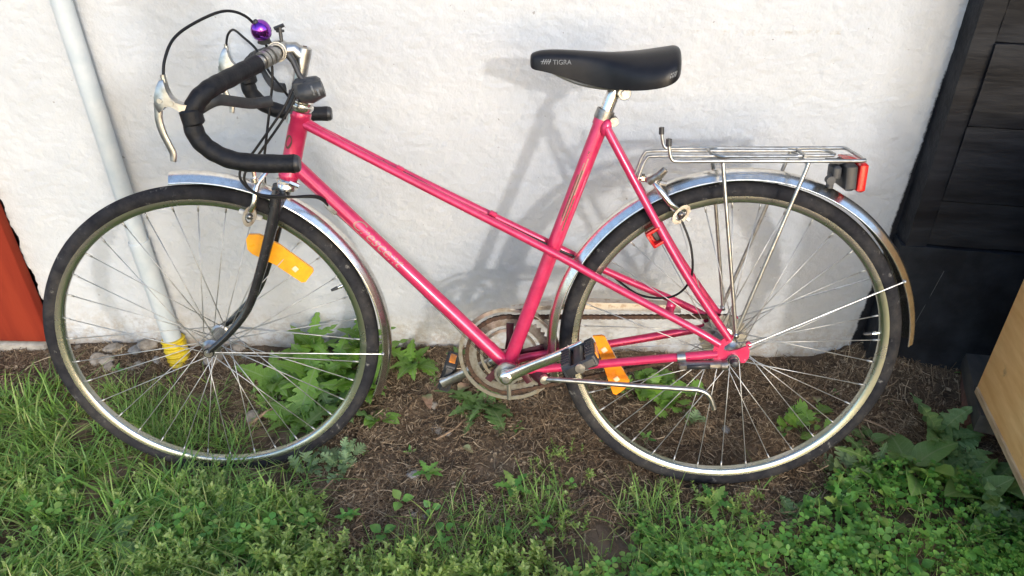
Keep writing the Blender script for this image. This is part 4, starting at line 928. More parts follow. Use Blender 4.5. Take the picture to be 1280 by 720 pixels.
b = MB(); b.box(ux * 0.70 + uy * 0.10 + uz * 1.3, (1.36, 0.10, 2.4), (ux, uy, uz)); b.build('inner_wall', M['black_wall'], bw, smooth=False)
fo = rough_board((ux * 0.66 - ux * 0.035 + uz * 0.168 + uy * 0.015, (1.36, 0.085, 0.44), (ux, uy, uz)), 0.0009, 60); fo.build('foundation', M['black_wall'], bw)
b = MB(); b.tube(cr([ux * 0.055 - uy * 0.0275 + uz * 0.33, ux * 0.045 - uy * 0.0275 + uz * 0.26, ux * 0.030 - uy * 0.0275 + uz * 0.16], 4), 0.0006, 5); b.build('crack', mat('pale_scratch', (0.10, 0.10, 0.10), 0.9), bw)

# ---------------- upright black planks added out of frame to shade the white wall's right end
shade_screen = thing('added_shade_screen', 'upright black planks, unseen, added to shade the right end of the white wall', 'shade_screen', (1.555, -0.5, 0))
for i in range(4):
    b = MB(); b.box((0.06 + 0.122 * i, 0.012, 0.95), (0.118, 0.024, 1.9), None, 0.003); b.build('plank', M['black_wood'], shade_screen)
for z in (0.4, 1.5):
    b = MB(); b.box((0.245, -0.022, z), (0.48, 0.04, 0.08), None, 0.003); b.build('rail', M['black_wood'], shade_screen)

# ---------------- plywood crate on a dark beam
def ply_extra(nt, out, tc):
    N, Lk = nt.nodes, nt.links
    w = N.new('ShaderNodeTexNoise'); w.inputs['Scale'].default_value = 16; w.inputs['Detail'].default_value = 8; w.inputs['Roughness'].default_value = 0.7; Lk.new(tc.outputs['Object'], w.inputs['Vector'])
    r = N.new('ShaderNodeMapRange'); r.inputs['From Min'].default_value = 0.60; r.inputs['From Max'].default_value = 0.72; r.inputs['To Max'].default_value = 0.7; Lk.new(w.outputs['Fac'], r.inputs['Value'])
    x = N.new('ShaderNodeMix'); x.data_type = 'RGBA'; x.inputs['B'].default_value = (0.20, 0.13, 0.075, 1); Lk.new(r.outputs['Result'], x.inputs['Factor']); Lk.new(out, x.inputs['A'])
    return x.outputs['Result']
M['ply'] = mat('weathered_plywood', (0.68, 0.36, 0.13), 0.65, c2=(0.82, 0.51, 0.22), scale=26, bump=0.25, bscale=80, stretch=(1, 0.10, 1), extra=ply_extra, spec=0.2)
M['ply_edge'] = mat('plywood_edge', (0.34, 0.22, 0.12), 0.75, c2=(0.50, 0.36, 0.22), scale=120, bump=0.5, bscale=200, stretch=(1, 0.05, 1))
crate = thing('plywood_crate', 'weathered plywood crate with a bare corner at the right edge of the picture', 'crate', (1.026, 1.398, 0.1))
cu = Vector((-0.0471, -0.3150, 0)).normalized(); cv = Vector((-cu.y, cu.x, 0))      # along the visible panel; to the right of it
H, L_, W_ = 0.60, 0.58, 0.50
def panel(c, size, ax, m='ply'): b = MB(); b.box(c, size, ax, 0.0015); b.build('panel', M[m], crate)
panel(cu * (L_ / 2) + cv * 0.009 + uz * (H / 2 + 0.002), (0.018, L_, H), (cv, cu, uz))
b = MB(); b.box(cu * (L_ / 2) + cv * 0.0085 + uz * 0.011, (0.023, L_ - 0.004, 0.020), (cv, cu, uz), 0.003); b.build('edge_strip', M['ply_edge'], crate)
panel(cu * (L_ / 2) + cv * (W_ - 0.009) + uz * (H / 2 + 0.002), (0.018, L_, H), (cv, cu, uz))
panel(cu * 0.009 + cv * (W_ / 2) + uz * (H / 2 + 0.002), (W_ - 0.038, 0.018, H - 0.002), (cv, cu, uz))
panel(cu * (L_ - 0.009) + cv * (W_ / 2) + uz * (H / 2 + 0.002), (W_ - 0.038, 0.018, H - 0.002), (cv, cu, uz))
panel(cu * (L_ / 2) + cv * (W_ / 2) + uz * (H + 0.012), (W_ + 0.01, L_ + 0.01, 0.018), (cv, cu, uz))
M['dark_plank'] = mat('weathered_dark_plank', (0.030, 0.030, 0.031), 0.6, c2=(0.085, 0.075, 0.062), scale=18, bump=0.5, bscale=60, stretch=(1, 0.15, 1))
bd = (Vector((1.026, 1.398, 0)) - Vector((1.085, 1.588, 0))).normalized(); bv = Vector((-bd.y, bd.x, 0))
beam = link('wooden_beam', None); beam.location = (1.085, 1.588, 0.0); beam['label'] = 'dark weathered beam lying on bricks under the plywood crate'; beam['category'] = 'beam'
rough_board((bd * 0.14 + bv * 0.0625 + uz * 0.0745, (0.28, 0.125, 0.048), (bd, bv, uz)), 0.0006, 71).build('beam_timber', M['dark_plank'], beam)
M['brick'] = mat('old_brick', (0.13, 0.060, 0.042), 0.9, c2=(0.19, 0.10, 0.075), scale=50, bump=0.5, bscale=150)
for k, (d0, lab) in enumerate(((0.12, 'reddish brick under the dark beam at the foot of the black wall'),)):
    p = Vector((1.085, 1.588, 0)) + bd * d0 + bv * 0.062
    b = MB(); b.box((0, 0, 0.012), (0.11, 0.20, 0.073), (bv, bd, uz), 0.006); o = b.build('brick', M['brick'], None, label=lab, category='brick'); o.location = p

for dd in (0.42,):
    p = Vector((1.026, 1.398, 0)) + cu * dd + cv * 0.25
    b = MB(); b.box((0, 0, 0.040), (0.20, 0.10, 0.115), (cv, cu, uz), 0.006); o = b.build('brick', M['brick'], None, label='brick hidden under the yard end of the plywood crate', category='brick'); o.location = p

# ---------------- the photographer, whose shade lies on the left half of the wall
def build_person():
    c0 = Vector((-0.04, -0.36, 0))
    V = []; E = []; Rd = []
    def v(p, r, par=None, r2=None):
        V.append(Vector(p)); Rd.append((r, r2 or r)); i = len(V) - 1
        if par is not None: E.append((par, i))
        return i
    pel = v((0, 0, 0.93), 0.150, None, 0.115); ab = v((0, 0, 1.06), 0.135, pel, 0.10); ch = v((0, -0.005, 1.26), 0.155, ab, 0.11); uc = v((0, 0, 1.40), 0.125, ch, 0.085)
    nk = v((0, 0.015, 1.50), 0.055, uc); hd = v((0, 0.035, 1.60), 0.080, nk, 0.09); tp = v((0, 0.03, 1.70), 0.078, hd, 0.09); cr_ = v((0, 0.02, 1.745), 0.045, tp)
    for s in (1, -1):
        hip = v((0.095 * s, 0, 0.86), 0.088, pel); kn = v((0.11 * s, 0.02, 0.49), 0.060, hip); cf = v((0.115 * s, -0.005, 0.33), 0.056, kn); an = v((0.12 * s, -0.01, 0.09), 0.040, cf); ft = v((0.13 * s, 0.07, 0.035), 0.040, an); te = v((0.14 * s, 0.16, 0.028), 0.032, ft)
        shd = v((0.185 * s, 0, 1.40), 0.066, uc); el = v((0.245 * s, 0.07, 1.14), 0.050, shd); fo_ = v((0.18 * s, 0.20, 1.20), 0.043, el); wr = v((0.095 * s, 0.305, 1.265), 0.029, fo_); pa = v((0.074 * s, 0.335, 1.285), 0.026, wr)
        for k in range(4):
            f1 = v((0.074 * s, 0.355, 1.300 - 0.019 * k), 0.0085, pa); f2 = v((0.055 * s, 0.362, 1.300 - 0.019 * k), 0.008, f1); v((0.035 * s, 0.352, 1.299 - 0.019 * k), 0.007, f2)
        t1 = v((0.072 * s, 0.318, 1.300), 0.009, pa); v((0.050 * s, 0.316, 1.305), 0.008, t1)
    me = bpy.data.meshes.new('person'); me.from_pydata([p[:] for p in V], E, []); me.update()
    o = bpy.data.objects.new('person', me); col.objects.link(o)
    sk = o.modifiers.new('skin', 'SKIN'); sk.use_smooth_shade = True; su = o.modifiers.new('sub', 'SUBSURF'); su.levels = 1; su.render_levels = 1
    for i, d in enumerate(me.skin_vertices[0].data): d.radius = Rd[i]; d.use_root = (i == 0)
    dg = bpy.context.evaluated_depsgraph_get(); me2 = bpy.data.meshes.new_from_object(o.evaluated_get(dg))
    o.modifiers.clear(); o.data = me2; bpy.data.meshes.remove(me)
    jk = mat('grey_jacket', (0.10, 0.11, 0.13), 0.8, scale=40, bump=0.2); jn = mat('blue_jeans', (0.05, 0.07, 0.12), 0.8, scale=90, bump=0.2); sn = mat('skin', (0.50, 0.30, 0.22), 0.5, scale=60); sh = mat('brown_shoes', (0.06, 0.04, 0.03), 0.5, scale=60)
    me2.materials.clear()
    for m_ in (jk, jn, sn, sh): me2.materials.append(m_)
    for p in me2.polygons:
        z = p.center.z; y = p.center.y
        p.material_index = 3 if z < 0.08 else 1 if z < 0.92 else 2 if (z > 1.475 or (y > 0.29 and z > 1.2)) else 0
        p.use_smooth = True
    o.location = c0; o['label'] = 'person in a grey jacket and jeans holding up a phone opposite the bicycle'; o['category'] = 'person'
    hr = MB(); hr.ball((0, 0.010, 1.675), 0.105, 20, 12, (0.92, 1.0, 0.98)); hr.map(lambda p: Vector((p.x, min(p.y, 0.075 + 0.3 * max(0, p.z - 1.70)), p.z)))
    hr.build('hair', mat('brown_hair', (0.05, 0.03, 0.02), 0.6, scale=90, bump=0.6), o)
    fc = MB()
    fc.tube([(0, 0.118, 1.635), (0, 0.138, 1.605), (0, 0.120, 1.597)], [0.008, 0.013, 0.009], 10); fc.build('nose', sn, o)
    for s in (1, -1):
        e = MB(); e.ball((0.033 * s, 0.108, 1.638), 0.012, 10, 8); e.build('eye', M['white_rubber'], o)
        e = MB(); e.ball((0.090 * s, 0.03, 1.62), 0.026, 10, 8, (0.35, 0.7, 1.1)); e.build('ear', sn, o)
    e = MB(); e.tube([(-0.024, 0.112, 1.568), (0, 0.120, 1.566), (0.024, 0.112, 1.568)], [0.003, 0.006, 0.003], 8); e.build('mouth', mat('lips', (0.40, 0.16, 0.13), 0.5), o)
    ph = MB(); ph.box((0, 0, 0), (0.150, 0.009, 0.072), (Vector((1, 0, 0)), Vector((0, 0.834, -0.551)), Vector((0, 0.551, 0.834))), 0.003)
    p_ = ph.build('mobile_phone', M['black'], None, label='black mobile phone held upright in both hands', category='phone'); p_.location = (0.0, -0.032, 1.302)
build_person()

# ================================================================== STONES, TWIGS
M['stone'] = mat('grey_stone', (0.17, 0.16, 0.15), 0.85, c2=(0.30, 0.285, 0.265), scale=60, bump=0.5, bscale=200)
M['stone_pale'] = mat('pale_rubble', (0.20, 0.165, 0.125), 0.9, c2=(0.34, 0.295, 0.24), scale=50, bump=0.5, bscale=150)
M['twig'] = mat('dry_twig', (0.22, 0.14, 0.08), 0.85, c2=(0.34, 0.24, 0.15), scale=80, bump=0.4)
def stone(x, y, size, seed, m, label, group=None, dz=0.25):
    rng = np.random.default_rng(seed); b = MB(); b.ball((0, 0, 0), 1.0, 12, 8)
    ds = [(Vector(rng.normal(0, 1, 3)).normalized(), rng.uniform(0.55, 0.9)) for _ in range(9)]
    def f(p):
        for d, lim in ds:
            k = p.dot(d)
            if k > lim: p = p - d * (k - lim)
        return Vector((p.x * size[0], p.y * size[1], p.z * size[2]))
    b.map(f); o = b.build('stone', M[m], None, smooth=False, label=label, category='stone')
    o.location = (x, y, gh(x, y) + size[2] * dz); o.rotation_euler = (rng.uniform(-.2, .2), rng.uniform(-.2, .2), rng.uniform(0, 6))
    if group: o['group'] = group
stone(-0.28, 1.19, (0.018, 0.015, 0.012), 1, 'stone', 'grey angular stone on bare soil in front of the chainring')
stone(-0.262, 1.425, (0.016, 0.012, 0.010), 2, 'stone_pale', 'pale flat stone between the front mudguard end and the far pedal')
stone(-0.262, 1.082, (0.011, 0.010, 0.009), 3, 'stone', 'small grey stone at the edge of the weeds, the larger of two')
stone(-0.238, 1.075, (0.008, 0.008, 0.007), 4, 'stone', 'tiny dark grey stone at the edge of the weeds, the smaller of two')
stone(-0.215, 1.33, (0.009, 0.009, 0.007), 5, 'stone', 'small round grey stone on bare soil below the far pedal')
stone(-0.245, 1.345, (0.020, 0.014, 0.008), 6, 'stone_pale', 'flat brownish stone on bare soil left of the small round stone')
stone(0.452, 1.36, (0.015, 0.012, 0.010), 7, 'stone', 'blue grey stone inside the rear wheel under the axle')
stone(0.392, 1.40, (0.024, 0.016, 0.012), 8, 'stone_pale', 'wide pale stone beside the green plant inside the rear wheel')
stone(0.93, 1.275, (0.007, 0.007, 0.006), 9, 'white_rubber', 'small white pebble among thistle leaves at the lower right')
stone(-0.70, 1.36, (0.030, 0.022, 0.016), 10, 'stone_pale', 'broad pale stone in grass inside the front wheel')
stone(-0.63, 1.37, (0.024, 0.018, 0.013), 12, 'stone', 'grey stone beside a twig inside the front wheel')
rng = np.random.default_rng(5)
for i in range(26):
    x = rng.uniform(-1.29, -0.80); y = rng.uniform(1.535, 1.632); s = rng.uniform(0.010, 0.034)
    if abs(x + 0.99) < 0.05: continue
    stone(x, y, (s, s * 0.8, s * 0.65), 100 + i, 'stone_pale' if i % 3 else 'stone', 'rubble stone in the row along the foot of the white wall by the yellow hose', 'rubble stones at the foot of the wall', 0.4)
def twig(pts, r, label):
    b = MB(); P = cr([Vector((x, y, gh(x, y) + z)) for x, y, z in pts], 5); o0 = P[0].copy()
    b.tube([p - o0 for p in P], [r * (1 - 0.5 * i / len(P)) for i in range(len(P))], 6); o = b.build('twig', M['twig'], None, label=label, category='twig'); o.location = o0
twig([(-0.505, 1.10, 0.006), (-0.48, 1.125, 0.010), (-0.455, 1.165, 0.012)], 0.0035, 'pale broken twig on soil below the front tyre')
twig([(-0.70, 1.33, 0.012), (-0.66, 1.38, 0.020), (-0.615, 1.41, 0.018), (-0.59, 1.44, 0.012)], 0.0045, 'crooked brown twig inside the front wheel')
twig([(-0.24, 1.30, 0.010), (-0.20, 1.335, 0.014), (-0.185, 1.36, 0.016)], 0.0028, 'thin pale twig by the small round stone')
twig([(0.79, 1.40, 0.010), (0.83, 1.37, 0.016), (0.86, 1.33, 0.012)], 0.003, 'dry twig right of the rear tyre')

# ================================================================== GROUND COVER
def inpoly(x, y, poly):
    r = np.zeros(x.shape, bool); n = len(poly)
    for i in range(n):
        x1, y1 = poly[i]; x2, y2 = poly[(i + 1) % n]
        c = ((y1 > y) != (y2 > y)) & (x < (x2 - x1) * (y - y1) / (y2 - y1 + 1e-12) + x1); r ^= c
    return r
def spots(n, poly, jitter=0.035, thin=None, seed=0):
    rng = np.random.default_rng(seed); P = np.array(poly); lo, hi = P.min(0), P.max(0); out = []
    got = 0
    while got < n:
        q = rng.random((n * 2, 2)) * (hi - lo) + lo
        jx = jitter * 2 * fbm(q[:, 0], q[:, 1], 9, 3, 1) * 2; jy = jitter * 2 * fbm(q[:, 0] + 3.3, q[:, 1] + 7.7, 9, 3, 3) * 2
        k = inpoly(q[:, 0] + jx, q[:, 1] + jy, poly) & (q[:, 1] < WY - 0.012)
        if thin is not None: k &= rng.random(len(q)) < thin(q[:, 0], q[:, 1])
        q = q[k]; out.append(q); got += len(q)
        if len(q) == 0: break
    return np.concatenate(out)[:n]
def rot_z(a):
    c, s = np.cos(a), np.sin(a); o = np.zeros_like(a); l = np.ones_like(a)
    return np.stack([np.stack([c, -s, o], -1), np.stack([s, c, o], -1), np.stack([o, o, l], -1)], -2)
def rot_x(a):
    c, s = np.cos(a), np.sin(a); o = np.zeros_like(a); l = np.ones_like(a)
    return np.stack([np.stack([l, o, o], -1), np.stack([o, c, -s], -1), np.stack([o, s, c], -1)], -2)
def scatter(name, templates, pos, z, scale, tilt, m, seed, label, category):
    """Copies of the template leaf clumps joined into one ground-cover mesh."""
    rng = np.random.default_rng(seed); Vs, Fs = [], []; off = 0; n = len(pos); pick = rng.integers(0, len(templates), n)
    for t, (Vt, Ft) in enumerate(templates):
        k = pick == t; m_ = int(k.sum())
        if not m_: continue
        A = rot_z(rng.uniform(0, 2 * np.pi, m_)) @ rot_x(rng.normal(0, tilt, m_)); s = scale[k]
        V = np.einsum('nij,vj->nvi', A, Vt) * s[:, None, None] + np.stack([pos[k, 0], pos[k, 1], z[k]], -1)[:, None, :]
        F = Ft[None] + (off + np.arange(m_) * len(Vt))[:, None, None]
        off += m_ * len(Vt); Vs.append(V.reshape(-1, 3)); Fs.append(F.reshape(-1, Ft.shape[1]))
    V = np.concatenate(Vs); F = np.concatenate(Fs)
    V[:, 1] = np.where(V[:, 1] > WY - 0.004, WY - 0.004, V[:, 1])
    return link(name, bigmesh(name, V, F, m), kind='stuff', label=label, category=category)

def blades(name, pos, h, w, lean, m, seed, label, category, flop=0.5, az=None):
    """Grass: tapering curved blades of four segments, folded along the middle."""
    rng = np.random.default_rng(seed); n = len(pos); az = rng.uniform(0, 2 * np.pi, n) if az is None else az; S = 5
    t = np.linspace(0, 1, S)[None]; L = h[:, None]; ln = lean[:, None]
    out = L * (ln * t + flop * ln * t ** 2.2); up = L * (t - 0.42 * ln * t ** 2) 
    dx, dy = np.cos(az)[:, None], np.sin(az)[:, None]
    cx = pos[:, 0:1] + dx * out; cy = pos[:, 1:2] + dy * out; cz = ground_h(pos[:, 0], pos[:, 1])[:, None] - 0.004 + up
    ww = w[:, None] * (1 - t ** 1.7) * 0.5 + 0.00012
    tw = az[:, None] + np.pi / 2 + 0.8 * rng.normal(0, 1, n)[:, None] * t
    l = np.stack([cx - np.cos(tw) * ww, cy - np.sin(tw) * ww, cz], -1); r = np.stack([cx + np.cos(tw) * ww, cy + np.sin(tw) * ww, cz], -1)
    V = np.stack([l, r], 2).reshape(n, S * 2, 3)
    V[..., 1] = np.minimum(V[..., 1], WY - 0.004)
    f = np.array([(2 * i, 2 * i + 1, 2 * i + 3, 2 * i + 2) for i in range(S - 1)])
    F = (f[None] + (np.arange(n) * S * 2)[:, None, None]).reshape(-1, 4)
    return link(name, bigmesh(name, V.reshape(-1, 3), F, m), kind='stuff', label=label, category=category)

def tpl(b):
    """MB -> template arrays of triangles (quads split)."""
    F = []
    for f in b.f:
        for k in range(1, len(f) - 1): F.append((f[0], f[k], f[k + 1]))
    return np.array([p[:] if isinstance(p, Vector) else p for p in b.v], float), np.array(F)

def leaf_shape(n=14, width=0.30, lobes=0, depth=0.0, tip=0.5, curl=0.25, fold=0.25, stalk=0.12, sweep=0.25, wav=0.0, base=None):
    """One leaf of length 1 along +x: midrib, two half blades, an optionally toothed margin."""
    b = MB(); vs = []
    N = max(n, lobes * 4)
    for i in range(N + 1):
        t = i / N; u = max(0.0, (t - stalk) / (1 - stalk))
        if t < stalk: w = 0.018
        else:
            w = width * (math.sin(math.pi * min(1, u ** tip)) ** 0.75 if 0 < u < 1 else 0) + 0.004
            if lobes: w *= (1 - depth) + depth * (abs(((u * lobes) % 1.0) - 0.35) < 0.30) * (1.0) if depth > 0 else 1
        z = 0.10 * math.sin(t * 2.2) - curl * t * t
        wv = wav * math.sin(i * 2.1)
        vs += [(t - sweep * w * 0.6, w, z + fold * w + wv), (t, 0, z), (t - sweep * w * 0.6, -w, z + fold * w - wv)]
    fs = []
    for i in range(N):
        a, c = 3 * i, 3 * i + 3
        fs += [(a, a + 1, c + 1, c), (a + 1, a + 2, c + 2, c + 1)]
    return b.add(vs, fs)
def cluster(leafb, items):
    """Leaves placed in one template: (length, yaw, pitch, base offset)."""
    o = MB()
    for ln, yw, pt, off in items:
        q = Matrix.Rotation(yw, 3, 'Z') @ Matrix.Rotation(-pt, 3, 'Y')
        o.add([Vector(off) + (q @ Vector(p)) * ln for p in leafb.v], leafb.f)
    return o
rnd = random.Random(3)

M['litter'] = mat('dry_litter', (0.19, 0.125, 0.072), 0.85, c2=(0.28, 0.19, 0.115), scale=200, island=[(0.035, 0.023, 0.015), (0.10, 0.064, 0.038), (0.21, 0.14, 0.08), (0.06, 0.040, 0.025), (0.34, 0.24, 0.145), (0.52, 0.41, 0.27)], spec=0.25)
M['grass'] = leaf_mat('grass_blades', (0.16, 0.30, 0.055), (0.22, 0.37, 0.07), island=[(0.10, 0.22, 0.045), (0.18, 0.33, 0.06), (0.14, 0.28, 0.065), (0.25, 0.38, 0.08), (0.42, 0.38, 0.17)])
M['knot'] = leaf_mat('knotgrass_leaves', (0.21, 0.32, 0.075), (0.30, 0.40, 0.11), island=[(0.13, 0.24, 0.05), (0.23, 0.34, 0.075), (0.38, 0.46, 0.17), (0.18, 0.30, 0.06)])
M['clover'] = leaf_mat('clover_leaves', (0.10, 0.27, 0.05), (0.15, 0.35, 0.065), island=[(0.05, 0.17, 0.033), (0.10, 0.28, 0.05), (0.22, 0.42, 0.08), (0.09, 0.24, 0.045), (0.30, 0.38, 0.10)])
M['bright_leaf'] = leaf_mat('bright_leaf', (0.15, 0.30, 0.045), (0.21, 0.37, 0.065), rough=0.4)
M['mid_leaf'] = leaf_mat('mid_green_leaf', (0.12, 0.23, 0.06), (0.16, 0.28, 0.085))
M['grey_leaf'] = leaf_mat('grey_green_leaf', (0.17, 0.26, 0.11), (0.24, 0.33, 0.17))
M['blue_leaf'] = leaf_mat('blue_green_leaf', (0.15, 0.27, 0.085), (0.22, 0.35, 0.14))
M['yellow_leaf'] = leaf_mat('yellowing_leaf', (0.32, 0.27, 0.05), (0.26, 0.24, 0.08))
M['dead_leaf'] = leaf_mat('dead_leaf', (0.22, 0.13, 0.08), (0.32, 0.20, 0.13), tl=0.15)

SOIL = [(-1.6, 1.64), (-1.6, 1.45), (-1.2, 1.44), (-0.85, 1.40), (-0.62, 1.30), (-0.50, 1.17), (-0.46, 1.03), (-0.30, 1.00), (-0.15, 0.97), (0.0, 1.02), (0.2, 1.03), (0.5, 1.02), (0.65, 1.12), (1.3, 1.15), (1.3, 1.64)]
YARD = [(-1.9, 1.64), (-1.9, 0.45), (1.5, 0.45), (1.5, 1.64)]
# dry stalks and needles: flat strips lying every way
def litter(n, poly, seed, lmin, lmax, wmin, wmax, zmax):
    pos = spots(n, poly, 0.05, lambda x, y: np.clip(0.5 + 2.6 * fbm(x, y, 8, 3, 2) + 0.5 * (y > 1.52), 0.35, 1), seed); rng = np.random.default_rng(seed + 1); n = len(pos); S = 4
    az = rng.uniform(0, 2 * np.pi, n); L = rng.uniform(0, 1, n) ** 1.6 * (lmax - lmin) + lmin; W = rng.uniform(wmin, wmax, n); bend = rng.normal(0, 0.22, n); sl = rng.normal(0, 0.20, n); z0 = rng.uniform(0.0005, zmax, n)
    t = np.linspace(-0.5, 0.5, S)[None]; a = az[:, None] + bend[:, None] * t * 2
    cx = pos[:, 0:1] + np.cos(a) * t * L[:, None]; cy = pos[:, 1:2] + np.sin(a) * t * L[:, None]
    cz = ground_h(cx, cy) + z0[:, None] + np.maximum(sl[:, None] * t * L[:, None], -0.002) + 0.002
    px, pyy = -np.sin(a) * W[:, None] / 2, np.cos(a) * W[:, None] / 2; tl = rng.normal(0, 0.5, n)[:, None] * W[:, None]
    V = np.stack([np.stack([cx - px, cy - pyy, cz - tl * 0.5], -1), np.stack([cx + px, cy + pyy, cz + tl * 0.5], -1)], 2).reshape(n, S * 2, 3)
    V[..., 1] = np.minimum(V[..., 1], WY - 0.003)
    f = np.array([(2 * i, 2 * i + 1, 2 * i + 3, 2 * i + 2) for i in range(S - 1)])
    return V.reshape(-1, 3), (f[None] + (np.arange(n) * S * 2)[:, None, None]).reshape(-1, 4)
A = litter(46000, SOIL, 21, 0.007, 0.042, 0.0005, 0.0015, 0.009); B_ = litter(9000, YARD, 23, 0.02, 0.09, 0.0006, 0.0018, 0.012); C_ = litter(17000, SOIL, 25, 0.003, 0.013, 0.0015, 0.006, 0.006)
V = np.concatenate([A[0], B_[0], C_[0]]); F = np.concatenate([A[1], B_[1] + len(A[0]), C_[1] + len(A[0]) + len(B_[0])])
link('dry_litter', bigmesh('dry_litter', V, F, M['litter']), kind='stuff', label='dry brown stalks, needles and bark crumbs strewn on the soil', category='litter')

# long grass on the left
GL = [(-1.9, 1.53), (-1.42, 1.50), (-1.2, 1.46), (-1.0, 1.34), (-0.85, 1.29), (-0.66, 1.21), (-0.53, 1.17), (-0.50, 1.06), (-0.52, 0.86), (-0.55, 0.3), (-1.9, 0.3)]
c = spots(900, GL, 0.045, lambda x, y: np.clip(0.30 + 2.4 * (fbm(x, y, 7, 3, 2) + 0.20), 0.05, 1) * np.where(y > 1.38, 0.6, 1) * np.where(y < 0.8, 0.4, 1) * np.where((x > -0.98) & (y > 1.09) & (y < 1.27), 0.28, 1), 31); rg = np.random.default_rng(32)
k = np.repeat(np.arange(len(c)), rg.integers(7, 22, len(c))); n = len(k)
p = c[k] + rg.normal(0, 0.012, (n, 2)); hs = rg.uniform(0.6, 1.25, len(c))[k]; ta = rg.uniform(0, 2 * np.pi, len(c))[k]
blades('long_grass', p, rg.uniform(0.035, 0.105, n) * hs * np.where((p[:, 1] > 1.24) & (p[:, 0] > -1.03), 0.6, 1.0), rg.uniform(0.0022, 0.0060, n), rg.uniform(0.15, 1.25, n), M['grass'], 33, 'long green grass at the lower left and under the front wheel', 'grass', az=ta + rg.normal(0, 1.1, n))
# thinner grass elsewhere
GI = [(-1.12, 1.47), (-0.60, 1.50), (-0.52, 1.25), (-0.62, 1.18), (-1.0, 1.25)]
p = spots(1200, GI, 0.05, lambda x, y: np.clip(0.3 + 2.5 * fbm(x, y, 11, 2, 5), 0.03, 1), 35); n = len(p)
G2 = spots(3400, [(-0.5, 1.08), (-0.2, 1.03), (-0.12, 1.14), (0.06, 1.18), (0.16, 1.12), (0.55, 1.10), (0.6, 0.5), (-0.5, 0.5)], 0.07, lambda x, y: np.clip(0.25 + 3.5 * fbm(x, y, 8, 2, 4), 0.02, 1), 36)
p = np.concatenate([p, G2]); n = len(p)
blades('sparse_grass', p, rg.uniform(0.03, 0.085, n), rg.uniform(0.0013, 0.0034, n), rg.uniform(0.15, 1.0, n), M['grass'], 37, 'thin grass growing between weeds and inside the front wheel', 'grass')

# knotgrass: wiry upright sprigs with small oval leaves
ov = leaf_shape(4, 0.23, 0, 0, 0.8, 0.1, 0.2, 0.05, 0.1)
def sprig(seed, h=0.06, nl=12, ll=0.011):
    r = random.Random(seed); o = MB(); pts = [Vector((0, 0, 0))]; d = Vector((r.uniform(-.3, .3), r.uniform(-.3, .3), 1)).normalized()
    for i in range(6):
        d = (d + Vector((r.uniform(-.22, .22), r.uniform(-.22, .22), 0.05))).normalized(); pts.append(pts[-1] + d * h / 6)
    o.tube(pts, [0.0010 - 0.0001 * i for i in range(7)], 3, caps=False)
    for k in range(nl):
        f = 0.12 + 0.88 * k / nl; i = min(5, int(f * 6)); p0 = pts[i].lerp(pts[i + 1], f * 6 - i)
        c = cluster(ov, [(ll * r.uniform(0.7, 1.25) * (1.15 - 0.5 * f), k * 2.4 + r.uniform(-.4, .4), r.uniform(0.1, 0.9), p0)]); o.add(c.v, c.f)
    return tpl(o)
KN = [(-1.9, 1.12), (-0.95, 1.14), (-0.60, 1.11), (-0.49, 1.07), (-0.36, 1.01), (-0.18, 0.98), (-0.06, 1.03), (0.09, 1.06), (0.14, 0.96), (0.12, 0.3), (-1.9, 0.3)]
T = [sprig(k, 0.055 + 0.012 * (k % 4), 14 + k % 5, 0.0155) for k in range(7)]
p = spots(1900, KN, 0.04, lambda x, y: np.clip(0.45 + 3.2 * fbm(x, y, 6, 3, 6), 0.08, 1) * np.where(y < 0.8, 0.2, 1) * np.where(x < -0.75, 0.45, 1), 41); n = len(p)
scatter('knotgrass', T, p, ground_h(p[:, 0], p[:, 1]) - 0.003, rg.uniform(0.6, 1.15, n), 0.35, M['knot'], 42, 'wiry small-leaved knotgrass along the bottom edge left of centre', 'weeds')
p = np.concatenate([spots(55, [(-0.12, 1.06), (0.1, 1.06), (0.16, 1.22), (0.06, 1.34), (-0.04, 1.22)], 0.04, None, 43), spots(60, [(0.14, 1.18), (0.3, 1.1), (0.5, 1.05), (0.5, 1.12), (0.3, 1.2)], 0.04, None, 44)]); n = len(p)
scatter('sparse_weeds', T, p, ground_h(p[:, 0], p[:, 1]) - 0.002, rg.uniform(0.35, 0.75, n), 0.6, M['knot'], 45, 'thin straggling weeds on bare soil below the pedals', 'weeds')

# clover
ob = MB(); vs = [(0, 0, 0)]
for k in range(9):
    t = -1.15 + 2.3 * k / 8; r = (0.86 if k == 4 else 1.0) * (0.80 + 0.20 * math.cos(t * 0.9)); vs.append((0.5 * (1 + math.cos(t * 1.25)) * r * 0.62 + 0.40 * math.cos(t), r * math.sin(t) * 0.52, 0.10 * abs(math.sin(t))))
ob.add(vs, [(0, k, k + 1) for k in range(1, 9)])
def clover(seed):
    r = random.Random(seed); o = MB(); h = r.uniform(0.012, 0.058); tp_ = Vector((r.uniform(-.012, .012), r.uniform(-.012, .012), h)); o.tube([(0, 0, 0), tp_ * 0.5 + Vector((0.002, 0, 0)), tp_], 0.0007, 3, caps=False)
    a0 = r.uniform(0, 6); c = cluster(ob, [(r.uniform(0.0095, 0.0125), a0 + 2.094 * k + r.uniform(-.1, .1), r.uniform(-0.05, 0.30), tp_) for k in range(3)]); o.add(c.v, c.f); return tpl(o)
T = [clover(k) for k in range(9)]
CL = [(0.10, 0.96), (0.20, 1.04), (0.33, 1.07), (0.48, 1.04), (0.60, 1.15), (0.72, 1.24), (0.86, 1.22), (1.05, 1.20), (1.28, 1.15), (1.28, 0.4), (0.06, 0.4)]
p = spots(5200, CL, 0.05, lambda x, y: np.clip(0.4 + 3.0 * fbm(x, y, 9, 3, 7), 0.12, 1) * np.where(y < 0.85, 0.3, 1), 51)
